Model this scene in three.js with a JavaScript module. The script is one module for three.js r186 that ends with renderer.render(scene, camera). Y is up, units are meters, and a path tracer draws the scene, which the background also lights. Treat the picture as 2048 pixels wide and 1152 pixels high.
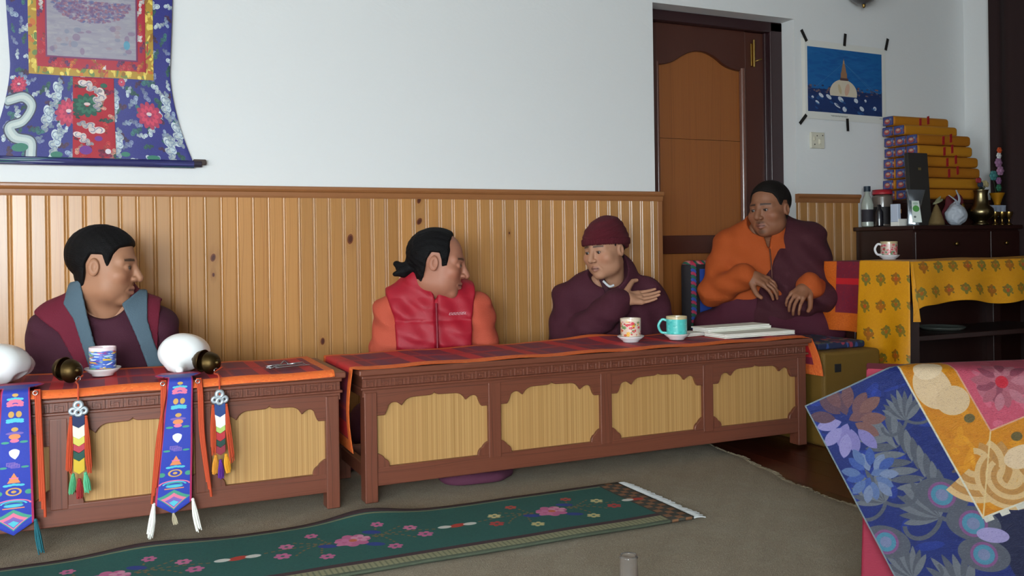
import * as THREE from 'three';
import { mergeGeometries, mergeVertices, toCreasedNormals } from 'three/addons/utils/BufferGeometryUtils.js';
import { RoundedBoxGeometry } from 'three/addons/geometries/RoundedBoxGeometry.js';
import { RectAreaLightUniformsLib } from 'three/addons/lights/RectAreaLightUniformsLib.js';
import { ImprovedNoise } from 'three/addons/math/ImprovedNoise.js';

// ---------------------------------------------------------------- camera, sky, exposure
const W = 2048, H = 1152, FOCAL = 1800, YAW = Math.atan(825 / 1800), ROLL = 0.0145;
const scene = new THREE.Scene();
const camera = new THREE.PerspectiveCamera(2 * Math.atan(H / 2 / FOCAL) * 180 / Math.PI, W / H, 0.05, 60);
camera.position.set(0, 0.745, 3.35);
camera.rotation.order = 'YXZ';
camera.rotation.set(0, -YAW, -ROLL);
camera.setViewOffset(W, H, 0, 83, W, H);            // the photograph is framed a little below the lens axis
camera.updateProjectionMatrix();

{ // overcast sky outside the windows, dim ground below the horizon
  const n = 64, d = new Float32Array(n * 2 * n * 4);
  for (let y = 0; y < n; y++) for (let x = 0; x < 2 * n; x++) { const el = (y + 0.5) / n - 0.5, k = el > 0 ? 0.75 + 0.7 * Math.sin(el * Math.PI) : 0.22, i = 4 * (y * 2 * n + x); d[i] = k * 0.84; d[i + 1] = k * 0.95; d[i + 2] = k * 1.0; d[i + 3] = 1; }
  const t = new THREE.DataTexture(d, 2 * n, n, THREE.RGBAFormat, THREE.FloatType); t.mapping = THREE.EquirectangularReflectionMapping; t.magFilter = THREE.LinearFilter; t.needsUpdate = true; scene.background = t; scene.backgroundIntensity = 8;
}
// daylight entering at the two windows (built below, same places and sizes)
RectAreaLightUniformsLib.init();
for (const [w, h, x, y, z, power] of [[1.3, 1.1, -2.398, 0.95, 3.3, 5], [1.7, 1.1, -1.2, 1.0, 4.898, 19]]) {
  const l = new THREE.RectAreaLight(new THREE.Color().setRGB(0.84, 0.95, 1.0), power, w, h); l.name = 'window_daylight'; l.position.set(x, y, z); l.rotation.y = x < -2 ? -Math.PI / 2 : 0; scene.add(l);
}

const renderer = new THREE.WebGLRenderer();
renderer.toneMapping = THREE.LinearToneMapping;
renderer.toneMappingExposure = 1.54;
renderer.shadowMap.enabled = true;

// ---------------------------------------------------------------- helpers
let seed = 12345;
const rnd = () => { seed |= 0; seed = seed + 0x6D2B79F5 | 0; let t = Math.imul(seed ^ seed >>> 15, 1 | seed); t = t + Math.imul(t ^ t >>> 7, 61 | t) ^ t; return ((t ^ t >>> 14) >>> 0) / 4294967296; };
const rr = (a, b) => a + (b - a) * rnd();
const V = (x, y, z) => new THREE.Vector3(x, y, z);
const perlin = new ImprovedNoise();
const names = {};
function numbered(n) { names[n] = (names[n] ?? -1) + 1; return names[n] ? n + '_' + String(names[n]).padStart(3, '0') : n; }
function tag(o, label, category, group) { o.userData.label = label; if (category) o.userData.category = category; if (group) o.userData.group = group; return o; }
function thing(name, label, category, pos = [0, 0, 0], turn = 0, group) {
  const g = new THREE.Group(); g.name = numbered(name); g.position.set(...pos); g.rotation.y = turn; scene.add(g);
  return tag(g, label, category, group);
}
function structure(name, label, category) { const g = new THREE.Group(); g.name = name; scene.add(g); tag(g, label, category); g.userData.kind = 'structure'; return g; }
function part(parent, name, geo, mat, label) {
  const m = new THREE.Mesh(geo, mat); m.name = name; m.castShadow = m.receiveShadow = true; parent.add(m);
  if (label) m.userData.label = label;
  return m;
}
const box = (w, h, d, x = 0, y = 0, z = 0) => uvBox(new THREE.BoxGeometry(w, h, d).translate(x, y, z));
const rbox = (w, h, d, x = 0, y = 0, z = 0, r = 0.004, s = 2) => uvBox(new RoundedBoxGeometry(w, h, d, s, Math.min(r, w / 2.01, h / 2.01, d / 2.01)).translate(x, y, z));
// box between two corners
const bb = (x0, x1, y0, y1, z0, z1, r) => r ? rbox(x1 - x0, y1 - y0, z1 - z0, (x0 + x1) / 2, (y0 + y1) / 2, (z0 + z1) / 2, r) : box(x1 - x0, y1 - y0, z1 - z0, (x0 + x1) / 2, (y0 + y1) / 2, (z0 + z1) / 2);
function uvBox(g) {      // uv in metres from position and facing
  g = g.index ? g.toNonIndexed() : g;
  const p = g.attributes.position, n = g.attributes.normal, uv = new Float32Array(p.count * 2);
  for (let i = 0; i < p.count; i++) {
    const ax = Math.abs(n.getX(i)), ay = Math.abs(n.getY(i)), az = Math.abs(n.getZ(i));
    let u, v; if (ax > ay && ax > az) { u = p.getZ(i); v = p.getY(i); } else if (ay > az) { u = p.getX(i); v = p.getZ(i); } else { u = p.getX(i); v = p.getY(i); }
    uv[2 * i] = u; uv[2 * i + 1] = v;
  }
  g.setAttribute('uv', new THREE.BufferAttribute(uv, 2));
  return g;
}
function swapUV(g) { const uv = g.attributes.uv; for (let i = 0; i < uv.count; i++) { const u = uv.getX(i); uv.setXY(i, uv.getY(i), u); } return g; }
const clean = g => { const o = g.index ? g.toNonIndexed() : g.clone(); for (const k of Object.keys(o.attributes)) if (!['position', 'normal', 'uv'].includes(k)) o.deleteAttribute(k); if (!o.attributes.uv) o.setAttribute('uv', new THREE.BufferAttribute(new Float32Array(o.attributes.position.count * 2), 2)); return o; };
const merge = (...gs) => mergeGeometries(gs.flat().map(clean));
const tube = (pts, r, seg = 24, rs = 8, closed = false) => new THREE.TubeGeometry(new THREE.CatmullRomCurve3(pts.map(p => p.isVector3 ? p : V(...p)), closed), seg, r, rs, closed);
const lathe = (pts, seg = 32) => new THREE.LatheGeometry(pts.map(p => new THREE.Vector2(...p)), seg);
const sph = (r, x = 0, y = 0, z = 0, w = 20, h = 14) => new THREE.SphereGeometry(r, w, h).translate(x, y, z);
const cyl = (r0, r1, h, x = 0, y = 0, z = 0, s = 20) => new THREE.CylinderGeometry(r0, r1, h, s).translate(x, y, z);
function extrude(pts, depth, bevel = 0) {
  const s = pts instanceof THREE.Shape ? pts : new THREE.Shape(pts.map(p => new THREE.Vector2(...p)));
  return uvBox(new THREE.ExtrudeGeometry(s, { depth, bevelEnabled: bevel > 0, bevelSize: bevel, bevelThickness: bevel, bevelSegments: 1, curveSegments: 10 }));
}
const latheUV = (g, h) => { const p = g.attributes.position, uv = g.attributes.uv; for (let i = 0; i < p.count; i++) uv.setY(i, p.getY(i) / h); return g; };
// a sheet with thickness: f(u, v) -> Vector3, u and v in 0..1; uv = (su * u, sv * v)
function sheet(f, nu, nv, th = 0.002, su = 1, sv = 1) {
  const P = [], UVs = [], idx = [], N = (nu + 1) * (nv + 1);
  const e = 1e-3, pos = [], nor = [];
  for (let j = 0; j <= nv; j++) for (let i = 0; i <= nu; i++) {
    const u = i / nu, v = j / nv, p = f(u, v);
    const du = f(Math.min(1, u + e), v).sub(f(Math.max(0, u - e), v)), dv = f(u, Math.min(1, v + e)).sub(f(u, Math.max(0, v - e)));
    pos.push(p); nor.push(du.cross(dv).normalize()); UVs.push(u * su, v * sv);
  }
  for (const s of [1, -1]) for (let k = 0; k < N; k++) { const q = pos[k].clone().addScaledVector(nor[k], s * th / 2); P.push(q.x, q.y, q.z); }
  const at = (i, j) => j * (nu + 1) + i;
  for (let j = 0; j < nv; j++) for (let i = 0; i < nu; i++) { const a = at(i, j), b = at(i + 1, j), c = at(i + 1, j + 1), d = at(i, j + 1); idx.push(a, b, c, a, c, d, N + a, N + c, N + b, N + a, N + d, N + c); }
  const rim = []; for (let i = 0; i <= nu; i++) rim.push(at(i, 0)); for (let j = 1; j <= nv; j++) rim.push(at(nu, j)); for (let i = nu - 1; i >= 0; i--) rim.push(at(i, nv)); for (let j = nv - 1; j > 0; j--) rim.push(at(0, j));
  rim.forEach((a, k) => { const b = rim[(k + 1) % rim.length]; idx.push(a, N + a, N + b, a, N + b, b); });
  const g = new THREE.BufferGeometry();
  g.setAttribute('position', new THREE.Float32BufferAttribute(P, 3)); g.setAttribute('uv', new THREE.Float32BufferAttribute([...UVs, ...UVs], 2)); g.setIndex(idx); g.computeVertexNormals();
  return g;
}
// ---------------------------------------------------------------- canvases and textures
function canvas(w, h, draw) { const c = document.createElement('canvas'); c.width = w; c.height = h; const x = c.getContext('2d'); draw(x, w, h); return c; }
function ctex(w, h, draw, rep = [1, 1], color = true) {
  const t = new THREE.CanvasTexture(canvas(w, h, draw)); t.wrapS = t.wrapT = THREE.RepeatWrapping; t.repeat.set(...rep); if (color) t.colorSpace = THREE.SRGBColorSpace; return t;
}
const rgb = (r, g, b, a = 1) => `rgba(${r | 0},${g | 0},${b | 0},${a})`;
const shade = (c, k) => rgb(c[0] * k, c[1] * k, c[2] * k);
function noiseTex(n, scale, oct, lo, hi, rep = [1, 1], stretch = [1, 1]) {   // tiling grey noise for bump or tint
  const d = new Uint8Array(n * n * 4);
  for (let y = 0; y < n; y++) for (let x = 0; x < n; x++) {
    let s = 0, a = 1, tot = 0;
    for (let o = 0; o < oct; o++) { const f = scale * 2 ** o, A = 2 * Math.PI * x / n, B = 2 * Math.PI * y / n, r = f / (2 * Math.PI); s += a * perlin.noise(Math.cos(A) * r * stretch[0] + 7.3 * o, Math.sin(A) * r * stretch[0] + Math.cos(B) * r * stretch[1] * 1.7, Math.sin(B) * r * stretch[1] * 1.7 + 3.1); tot += a; a *= 0.6; }
    const k = lo + (hi - lo) * Math.min(1, Math.max(0, 0.5 + 0.9 * s / tot)), i = 4 * (y * n + x); d[i] = d[i + 1] = d[i + 2] = k; d[i + 3] = 255;
  }
  const t = new THREE.DataTexture(d, n, n); t.magFilter = THREE.LinearFilter; t.minFilter = THREE.LinearFilter; t.wrapS = t.wrapT = THREE.RepeatWrapping; t.repeat.set(...rep); t.needsUpdate = true; return t;
}
// wood: grain runs along v
function woodDraw(base, dark, lines, contrast) {
  return (x, w, h) => {
    x.fillStyle = rgb(...base); x.fillRect(0, 0, w, h);
    for (let i = 0; i < lines; i++) {
      const cx = rnd() * w, k = rnd(), a = contrast * rr(0.15, 1); x.strokeStyle = rgb(dark[0] * (0.8 + 0.5 * k), dark[1] * (0.8 + 0.5 * k), dark[2] * (0.8 + 0.5 * k), a); x.lineWidth = rr(0.6, 3.2);
      const ph = rnd() * 6.28, am = rr(1, 7); for (const off of [-w, 0, w]) { x.beginPath(); for (let y = 0; y <= h; y += 16) x.lineTo(cx + off + am * Math.sin(ph + 2 * Math.PI * y / h) + 2 * Math.sin(ph * 3 + 4 * Math.PI * y / h), y); x.stroke(); }
    }
    for (let i = 0; i < lines * 3; i++) { x.fillStyle = rgb(dark[0], dark[1], dark[2], contrast * rr(0.1, 0.5)); x.fillRect(rnd() * w, rnd() * h, rr(0.6, 1.4), rr(8, 40)); }
  };
}
const std = (color, roughness = 0.8, o = {}) => new THREE.MeshStandardMaterial({ color, roughness, ...o });
const phys = (color, roughness, o = {}) => new THREE.MeshPhysicalMaterial({ color, roughness, ...o });

const T = {};
T.plaster = noiseTex(256, 18, 4, 90, 160, [2.5, 2.5]);
T.cloth = noiseTex(256, 60, 3, 60, 200, [7, 7]);
T.fuzz = noiseTex(256, 40, 4, 40, 220, [9, 9]);
T.pine = ctex(256, 1024, woodDraw([194, 140, 82], [140, 86, 42], 46, 0.24), [3.6, 1]);
T.table = ctex(512, 512, woodDraw([112, 61, 43], [62, 28, 19], 90, 0.34), [2.2, 1.4]);
T.straw = ctex(512, 256, (x, w, h) => { x.fillStyle = rgb(178, 134, 78); x.fillRect(0, 0, w, h); for (let i = 0; i < 420; i++) { x.fillStyle = rnd() < 0.5 ? rgb(150, 108, 56, rr(0.1, 0.35)) : rgb(200, 160, 104, rr(0.1, 0.3)); x.fillRect(rnd() * w, 0, rr(1, 5), h); } }, [2.6, 2.6]);
T.door = ctex(512, 1024, woodDraw([150, 88, 40], [98, 50, 20], 110, 0.22), [1.4, 0.7]);
T.floor = ctex(512, 512, woodDraw([74, 30, 18], [38, 14, 9], 90, 0.3), [1.2, 1.2]);

const M = {};
M.wall = std(0xe3e5e5, 0.92, { bumpMap: T.plaster, bumpScale: 0.0015 });
M.ceiling = std(0x8f8474, 0.95);
M.table = phys(0xffffff, 0.42, { map: T.table, clearcoat: 0.25, clearcoatRoughness: 0.3 });
M.straw = std(0xffffff, 0.6, { map: T.straw });
M.door = phys(0xffffff, 0.45, { map: T.door, clearcoat: 0.2, clearcoatRoughness: 0.35 });
M.doorDark = phys(0x4a2318, 0.38, { clearcoat: 0.3, clearcoatRoughness: 0.25 });
M.jamb = phys(0x2e1216, 0.35, { clearcoat: 0.4, clearcoatRoughness: 0.25 });
M.cap = phys(0x9b653b, 0.4, { clearcoat: 0.3, clearcoatRoughness: 0.3 });
M.dark = phys(0x2b120d, 0.42, { clearcoat: 0.25, clearcoatRoughness: 0.35 });
M.brass = std(0xa98a4d, 0.3, { metalness: 1 });
M.bronze = std(0x4f3f25, 0.46, { metalness: 1 });
M.silver = std(0xc9ccd0, 0.25, { metalness: 1 });
M.porcelain = phys(0xf1f0ee, 0.25, { clearcoat: 0.5, clearcoatRoughness: 0.1 });
M.white = std(0xf4f2ea, 0.7);
M.black = std(0x17161a, 0.6);
// ================================================================ the room
const FLOOR_Y = 0, CEIL = 2.45, XL = -2.4, XR = 4.2, ZB = 0, ZF = 4.9;
{
  const f = structure('floor', 'dark reddish-brown polished wooden floor', 'floor');
  const mats = [0, 1, 2].map(k => phys([0xffffff, 0xe0d2cc, 0xc4b4ae][k], 0.32, { map: T.floor, clearcoat: 0.35, clearcoatRoughness: 0.25 }));
  part(f, 'subfloor', bb(XL - 0.15, XR + 0.15, -0.12, -0.02, ZB - 0.3, ZF + 0.15), M.dark);
  for (let i = 0, x = XL - 0.15; x < XR + 0.15; i++, x += 0.1255) { const z0 = ZB - 0.3; part(f, 'floorboard', swapUV(bb(x, Math.min(x + 0.124, XR + 0.15), -0.02, 0, z0, ZF + 0.15, 0)), mats[i * 7 % 3]); }
  const c = structure('ceiling', 'plain off-white ceiling above the room', 'ceiling');
  part(c, 'slab', bb(XL - 0.15, XR + 0.15, CEIL, CEIL + 0.12, ZB - 0.3, ZF + 0.15), M.ceiling);
  const D0 = 2.235, D1 = 3.04, DT = 1.815;
  const wb = structure('wall_back', 'white plastered wall above pine wainscot', 'wall');
  part(wb, 'plaster', merge(bb(XL - 0.15, D0, 0, CEIL, -0.25, 0), bb(D1, XR + 0.15, 0, CEIL, -0.25, 0), bb(D0, D1, DT, CEIL, -0.25, 0), bb(D0, D1, 0, DT, -0.25, -0.2)), M.wall);
  const wr = structure('wall_right', 'white plastered wall at the altar end', 'wall');
  part(wr, 'plaster', bb(XR, XR + 0.15, 0, CEIL, -0.25, ZF + 0.15), M.wall);
  // left wall with a wide window, front wall (behind the photographer) with another
  const wall = (name, label, holes, place) => { const w = structure(name, label, 'wall'); part(w, 'plaster', merge(holes.map(q => place(...q))), M.wall); return w; };
  const LW = { a: 2.6, b: 4.0, y0: 0.36, y1: 1.54 }, FW = { a: -2.1, b: -0.3, y0: 0.41, y1: 1.59 };
  wall('wall_left', 'white plastered wall with a wide window', [[ZB - 0.25, LW.a, 0, CEIL], [LW.b, ZF + 0.15, 0, CEIL], [LW.a, LW.b, 0, LW.y0], [LW.a, LW.b, LW.y1, CEIL]], (a, b, y0, y1) => bb(XL - 0.15, XL, y0, y1, a, b));
  wall('wall_front', 'white plastered wall with a wide window behind the photographer', [[XL - 0.15, FW.a, 0, CEIL], [FW.b, XR + 0.15, 0, CEIL], [FW.a, FW.b, 0, FW.y0], [FW.a, FW.b, FW.y1, CEIL]], (a, b, y0, y1) => bb(a, b, y0, y1, ZF, ZF + 0.15));
  const glass = phys(0xffffff, 0.02, { transmission: 1, thickness: 0, ior: 1.45 });
  const frameM = std(0x5a3524, 0.5);
  const win = (name, label, o, n, along) => {
    const w = structure(name, label, 'window');
    const place = (a, b, y0, y1, t0, t1) => along === 'z' ? bb(XL - 0.15 + t0, XL - 0.15 + t1, y0, y1, a, b) : bb(a, b, y0, y1, ZF + 0.15 - t1, ZF + 0.15 - t0);
    const fr = [place(o.a, o.b, o.y0, o.y0 + 0.05, 0.03, 0.1), place(o.a, o.b, o.y1 - 0.05, o.y1, 0.03, 0.1)];
    const step = (o.b - o.a) / n;
    for (let i = 0; i <= n; i++) { const c = o.a + i * step, lo = Math.max(o.a, c - 0.025), hi = Math.min(o.b, c + 0.025); fr.push(place(lo, hi, o.y0 + 0.05, o.y1 - 0.05, 0.03, 0.1)); }
    part(w, 'window_frame', merge(fr), frameM);
    for (let i = 0; i < n; i++) part(w, 'pane', place(o.a + i * step + 0.025, o.a + (i + 1) * step - 0.025, o.y0 + 0.05, o.y1 - 0.05, 0.062, 0.066), glass);
    part(w, 'window_sill', place(o.a - 0.04, o.b + 0.04, o.y0 - 0.03, o.y0, 0.04, 0.2), frameM);
  };
  win('window_1', 'wide window in the left wall, three panes', LW, 3, 'z');
  win('window_2', 'wide window behind the photographer, two panes', FW, 2, 'x');

  // ---- pine wainscot: every board a piece, with a rounded bead along one edge
  const PW = 0.0549, x00 = -0.269 - PW * 38;
  const profile = new THREE.Shape(); // x across, y = out of the wall
  const pts = [[0.0003, 0], [0.0003, 0.0122], [0.0018, 0.0132]];
  for (let k = 0; k <= 6; k++) { const a = Math.PI - Math.PI * k / 6; pts.push([0.006 + 0.0038 * Math.cos(a), 0.0125 + 0.0030 * Math.sin(a)]); }
  pts.push([0.0108, 0.0122], [0.0135, 0.014], [PW - 0.003, 0.014], [PW - 0.001, 0.0134], [PW - 0.0002, 0.0122], [PW - 0.0002, 0]);
  pts.forEach((p, i) => i ? profile.lineTo(...p) : profile.moveTo(...p));
  const board = y1 => { const g = new THREE.ExtrudeGeometry(profile, { depth: y1 - 0.02, bevelEnabled: false }); g.rotateX(-Math.PI / 2); g.scale(1, 1, -1); g.index ?? 0; return flip(uvBox(g.translate(0, 0.02, 0))); };
  function flip(g) { const p = g.attributes.position, n = p.count; for (const at of Object.values(g.attributes)) { const s = at.itemSize, a = at.array; for (let i = 0; i < n; i += 3) for (let k = 0; k < s; k++) { const t = a[(i + 1) * s + k]; a[(i + 1) * s + k] = a[(i + 2) * s + k]; a[(i + 2) * s + k] = t; } } g.computeVertexNormals(); return g; }
  const bg = board(0.95);
  const tones = [[1, 1, 1], [0.92, 0.9, 0.86], [1.06, 1.03, 0.98], [0.84, 0.8, 0.74], [1.0, 0.95, 0.86], [0.95, 0.96, 0.98]];
  const pineM = tones.map((t, i) => { const map = T.pine.clone(); map.offset.set(0.37 * i, 0.21 * i); return phys(new THREE.Color().setRGB(...t.map(v => Math.min(1, v * 0.93))), 0.34, { map, clearcoat: 0.3, clearcoatRoughness: 0.22 }); });
  // boards with a knot: [board number counted from the photograph, height, size, slant]
  const knots = { 20: [[0.782, 1.0, 0.2]], 25: [[0.848, 0.8, 0.7], [0.93, .7, .4]], 11: [[0.721, 0.75, 0.3], [0.66, .4, 0]], 18: [[0.403, 0.7, 0.1]], 5: [[0.60, 0.35, 0]], 32: [[0.80, 0.3, 0]], 8: [[.5, .4, 0]] };
  const knotMat = list => {
    const t = ctex(128, 2048, (x, w, h) => {
      woodDraw([194, 140, 82], [140, 86, 42], 14, 0.24)(x, w, h);
      for (const [y, s, sl] of list) {
        const cy = h * (1 - y), R = 26 * s; x.save(); x.translate(w * 0.55, cy); x.rotate(sl);
        for (let k = 9; k > 0; k--) { x.strokeStyle = rgb(140, 84, 44, 0.07 * (10 - k) / 4); x.lineWidth = 9; x.beginPath(); x.ellipse(0, 0, R * (0.7 + k * 0.2), R * (1 + k * 0.65), 0, 0, 7); x.stroke(); }
        x.fillStyle = rgb(120, 64, 38); x.beginPath(); x.ellipse(0, 0, R, R * 1.5, 0, 0, 7); x.fill(); x.fillStyle = rgb(84, 40, 28); x.beginPath(); x.ellipse(2, 0, R * 0.6, R * 1.0, 0, 0, 7); x.fill();
        x.restore();
      }
    }, [1 / PW, 1]); return phys(0xeeeeee, 0.34, { map: t, clearcoat: 0.3, clearcoatRoughness: 0.22 });
  };
  const wain = structure('trim_1', 'varnished pine tongue-and-groove wainscot with rounded cap rail', 'wainscot');
  const order = [0, 2, 4, 1, 0, 5, 2, 3, 4, 0, 2, 1, 5, 0, 4, 2, 0, 3, 2, 0, 4, 1, 2, 0];
  for (let i = -38, x = x00; x + PW < 2.262; i++, x += PW) { const m = part(wain, 'board', bg, knots[i] ? knotMat(knots[i]) : pineM[order[((i * 5 + 190) % 24)]]); m.position.x = x; }
  const capProfile = (a, b) => { const s = [[0, 0.935], [0.017, 0.935], [0.019, 0.942], [0.021, 0.955], [0.027, 0.960], [0.030, 0.966], [0.030, 0.973], [0.026, 0.977], [0, 0.977]]; const g = new THREE.ExtrudeGeometry(new THREE.Shape(s.map(p => new THREE.Vector2(...p))), { depth: b - a, bevelEnabled: false }); g.rotateY(-Math.PI / 2); g.scale(-1, 1, 1); return flip(uvBox(g.translate(a, 0, 0))); };
  part(wain, 'cap_rail', capProfile(XL, 2.262), M.cap);
  part(wain, 'end_strip', bb(2.236, 2.262, 0.0, 0.935, 0, 0.016, 0.003), M.cap);
  const wain2 = structure('trim_2', 'short run of pine wainscot between door and altar', 'wainscot');
  for (let i = 0, x = 3.035; i < 7; i++, x += PW) { const m = part(wain2, 'board', bg, pineM[(i * 5 + 1) % 6]); m.position.x = x; }
  part(wain2, 'cap_rail', capProfile(3.03, 3.425), M.cap);

  const wain3 = structure('trim_3', 'pine wainscot panelling on the window side of the room', 'wainscot');
  part(wain3, 'panelling', merge(bb(XL, XL + 0.016, 0.02, 0.33, 0.02, ZF - 0.02), bb(XL, XL + 0.016, 0.33, 0.95, 0.02, LW.a - 0.05), bb(XL, XL + 0.016, 0.33, 0.95, LW.b + 0.05, ZF - 0.02), bb(XL + 0.02, XR - 0.02, 0.02, 0.375, ZF - 0.016, ZF), bb(XL + 0.02, FW.a - 0.05, 0.375, 0.95, ZF - 0.016, ZF), bb(FW.b + 0.05, XR - 0.02, 0.375, 0.95, ZF - 0.016, ZF)), pineM[0]);

  // ---- door, recessed in the wall
  const d = structure('door_1', 'closed brown wooden door with arched panel, set back in the wall', 'door');
  const z = -0.12;
  part(d, 'door_frame', merge(bb(D0, D0 + 0.045, 0, DT, z - 0.08, z + 0.035, 0.006), bb(D1 - 0.075, D1, 0, DT, z - 0.08, z + 0.035, 0.006), bb(D0, D1, DT - 0.05, DT, z - 0.08, z + 0.035, 0.006), bb(D1 - 0.092, D1 - 0.072, 0, DT - 0.05, z - 0.08, z + 0.015, 0.005)), M.jamb);
  const L0 = 2.282, L1 = 2.955, P0 = 2.335, P1 = 2.81;
  part(d, 'stile', bb(P1 + 0.03, L1, 0.01, DT - 0.052, z - 0.05, z, 0.003), M.doorDark); part(d, 'stile', bb(L0, P0, 0.01, DT - 0.052, z - 0.05, z, 0.003), M.doorDark);
  const arch = new THREE.Shape(); arch.moveTo(P0, DT - 0.052); arch.lineTo(P0, 1.575); arch.quadraticCurveTo(2.40, 1.575, 2.46, 1.615); arch.quadraticCurveTo(2.575, 1.69, 2.69, 1.615); arch.quadraticCurveTo(2.74, 1.575, P1 + 0.03, 1.575); arch.lineTo(P1 + 0.03, DT - 0.052); arch.closePath();
  part(d, 'top_rail', extrude(arch, 0.046, 0.003).translate(0, 0, z - 0.049), M.doorDark);
  part(d, 'mid_rail', bb(P0, P1 + 0.03, 0.70, 0.785, z - 0.05, z, 0.003), M.doorDark); part(d, 'bottom_rail', bb(P0, P1 + 0.03, 0.01, 0.14, z - 0.05, z, 0.003), M.doorDark);
  part(d, 'panel', bb(P0 - 0.01, P1 + 0.02, 1.237, 1.7, z - 0.04, z - 0.018), M.door); part(d, 'panel', bb(P0 - 0.01, P1 + 0.02, 0.76, 1.235, z - 0.04, z - 0.018), M.door); part(d, 'panel', bb(P0 - 0.01, P1 + 0.02, 0.1, 0.74, z - 0.04, z - 0.018), M.door);
  part(d, 'panel_moulding', merge(tube([[P1 + 0.016, 0.79, z - 0.006], [P1 + 0.016, 1.2, z - 0.006], [P1 + 0.016, 1.585, z - 0.006]], 0.016, 8, 10), tube([[P0 + 0.004, 0.79, z - 0.006], [P0 + 0.004, 1.585, z - 0.006]], 0.008, 6, 8)), phys(0x6b4438, 0.25, { clearcoat: 0.6, clearcoatRoughness: 0.15 }));
  const bolt = part(d, 'bolt', merge(cyl(0.006, 0.006, 0.13, 2.885, 1.66, z + 0.012), rbox(0.026, 0.11, 0.006, 2.885, 1.655, z + 0.003)), M.brass, 'small brass slide bolt');
  part(bolt, 'bolt_knob', tube([[2.885, 1.62, z + 0.012], [2.897, 1.625, z + 0.028], [2.915, 1.632, z + 0.03]], 0.004, 8, 8), M.brass);
  const bs = structure('baseboard_right', 'dark wooden skirting along the right wall', 'baseboard');
  part(bs, 'board', bb(XR - 0.015, XR, 0, 0.09, 0.4, ZF, 0.003), M.dark);
}
// ================================================================ carpets
T.carpet = ctex(1024, 1024, (x, w, h) => {
  x.fillStyle = rgb(138, 126, 107); x.fillRect(0, 0, w, h);
  for (let i = 0; i < 260; i++) { const r = rr(15, 70), k = rnd(); x.fillStyle = k < 0.5 ? rgb(122, 104, 84, 0.07) : rgb(168, 166, 150, 0.07); for (const ox of [-w, 0, w]) for (const oy of [-h, 0, h]) { x.beginPath(); x.ellipse((i * 397 % w) + ox, (i * 631 % h) + oy, r, r * 0.5, i, 0, 7); x.fill(); } }
  for (let i = 0; i < 60000; i++) { const k = rnd(); x.fillStyle = k < 0.5 ? rgb(104, 92, 76, 0.30) : rgb(188, 180, 160, 0.28); x.fillRect(rnd() * w, rnd() * h, 1.5, 3.2); }
}, [0.9, 0.9]);
{
  const c = thing('carpet', 'large plain grey-brown woven carpet with a frayed fringed edge', 'carpet');
  const x0 = -2.2, z0 = 0.30, z1 = 3.15;
  const right = z => 2.02 - 0.16 * (z - 0.6) + 0.012 * Math.sin(z * 9) + 0.006 * Math.sin(z * 31);
  const f = (u, v) => { const z = z0 + (z1 - z0) * v, xr = right(z), x = x0 + (xr - x0) * u; return V(x, 0.006 + 0.0025 * perlin.noise(x * 3, 0.5, z * 3), z); };
  const g = sheet((u, v) => f(1 - u, v), 90, 60, 0.009, 1, 1);
  const p = g.attributes.position, uv = g.attributes.uv; for (let i = 0; i < p.count; i++) uv.setXY(i, p.getX(i), p.getZ(i));
  part(c, 'weave', g, std(0xffffff, 0.95, { map: T.carpet, bumpMap: T.fuzz, bumpScale: 0.004 }));
  const fr = []; for (let z = z0; z < z1; z += 0.0055) { const x = right(z) - 0.004, l = rr(0.012, 0.034), dz = rr(-0.012, 0.012); fr.push(tube([[x, 0.008, z], [x + l * 0.6, 0.009, z + dz * 0.5], [x + l, 0.003, z + dz]], rr(0.0012, 0.0026), 2, 4)); }
  const fm = part(c, 'fringe', merge(fr), std(0x8d8069, 0.95)); fm.userData.kind = 'stuff';
}
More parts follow.
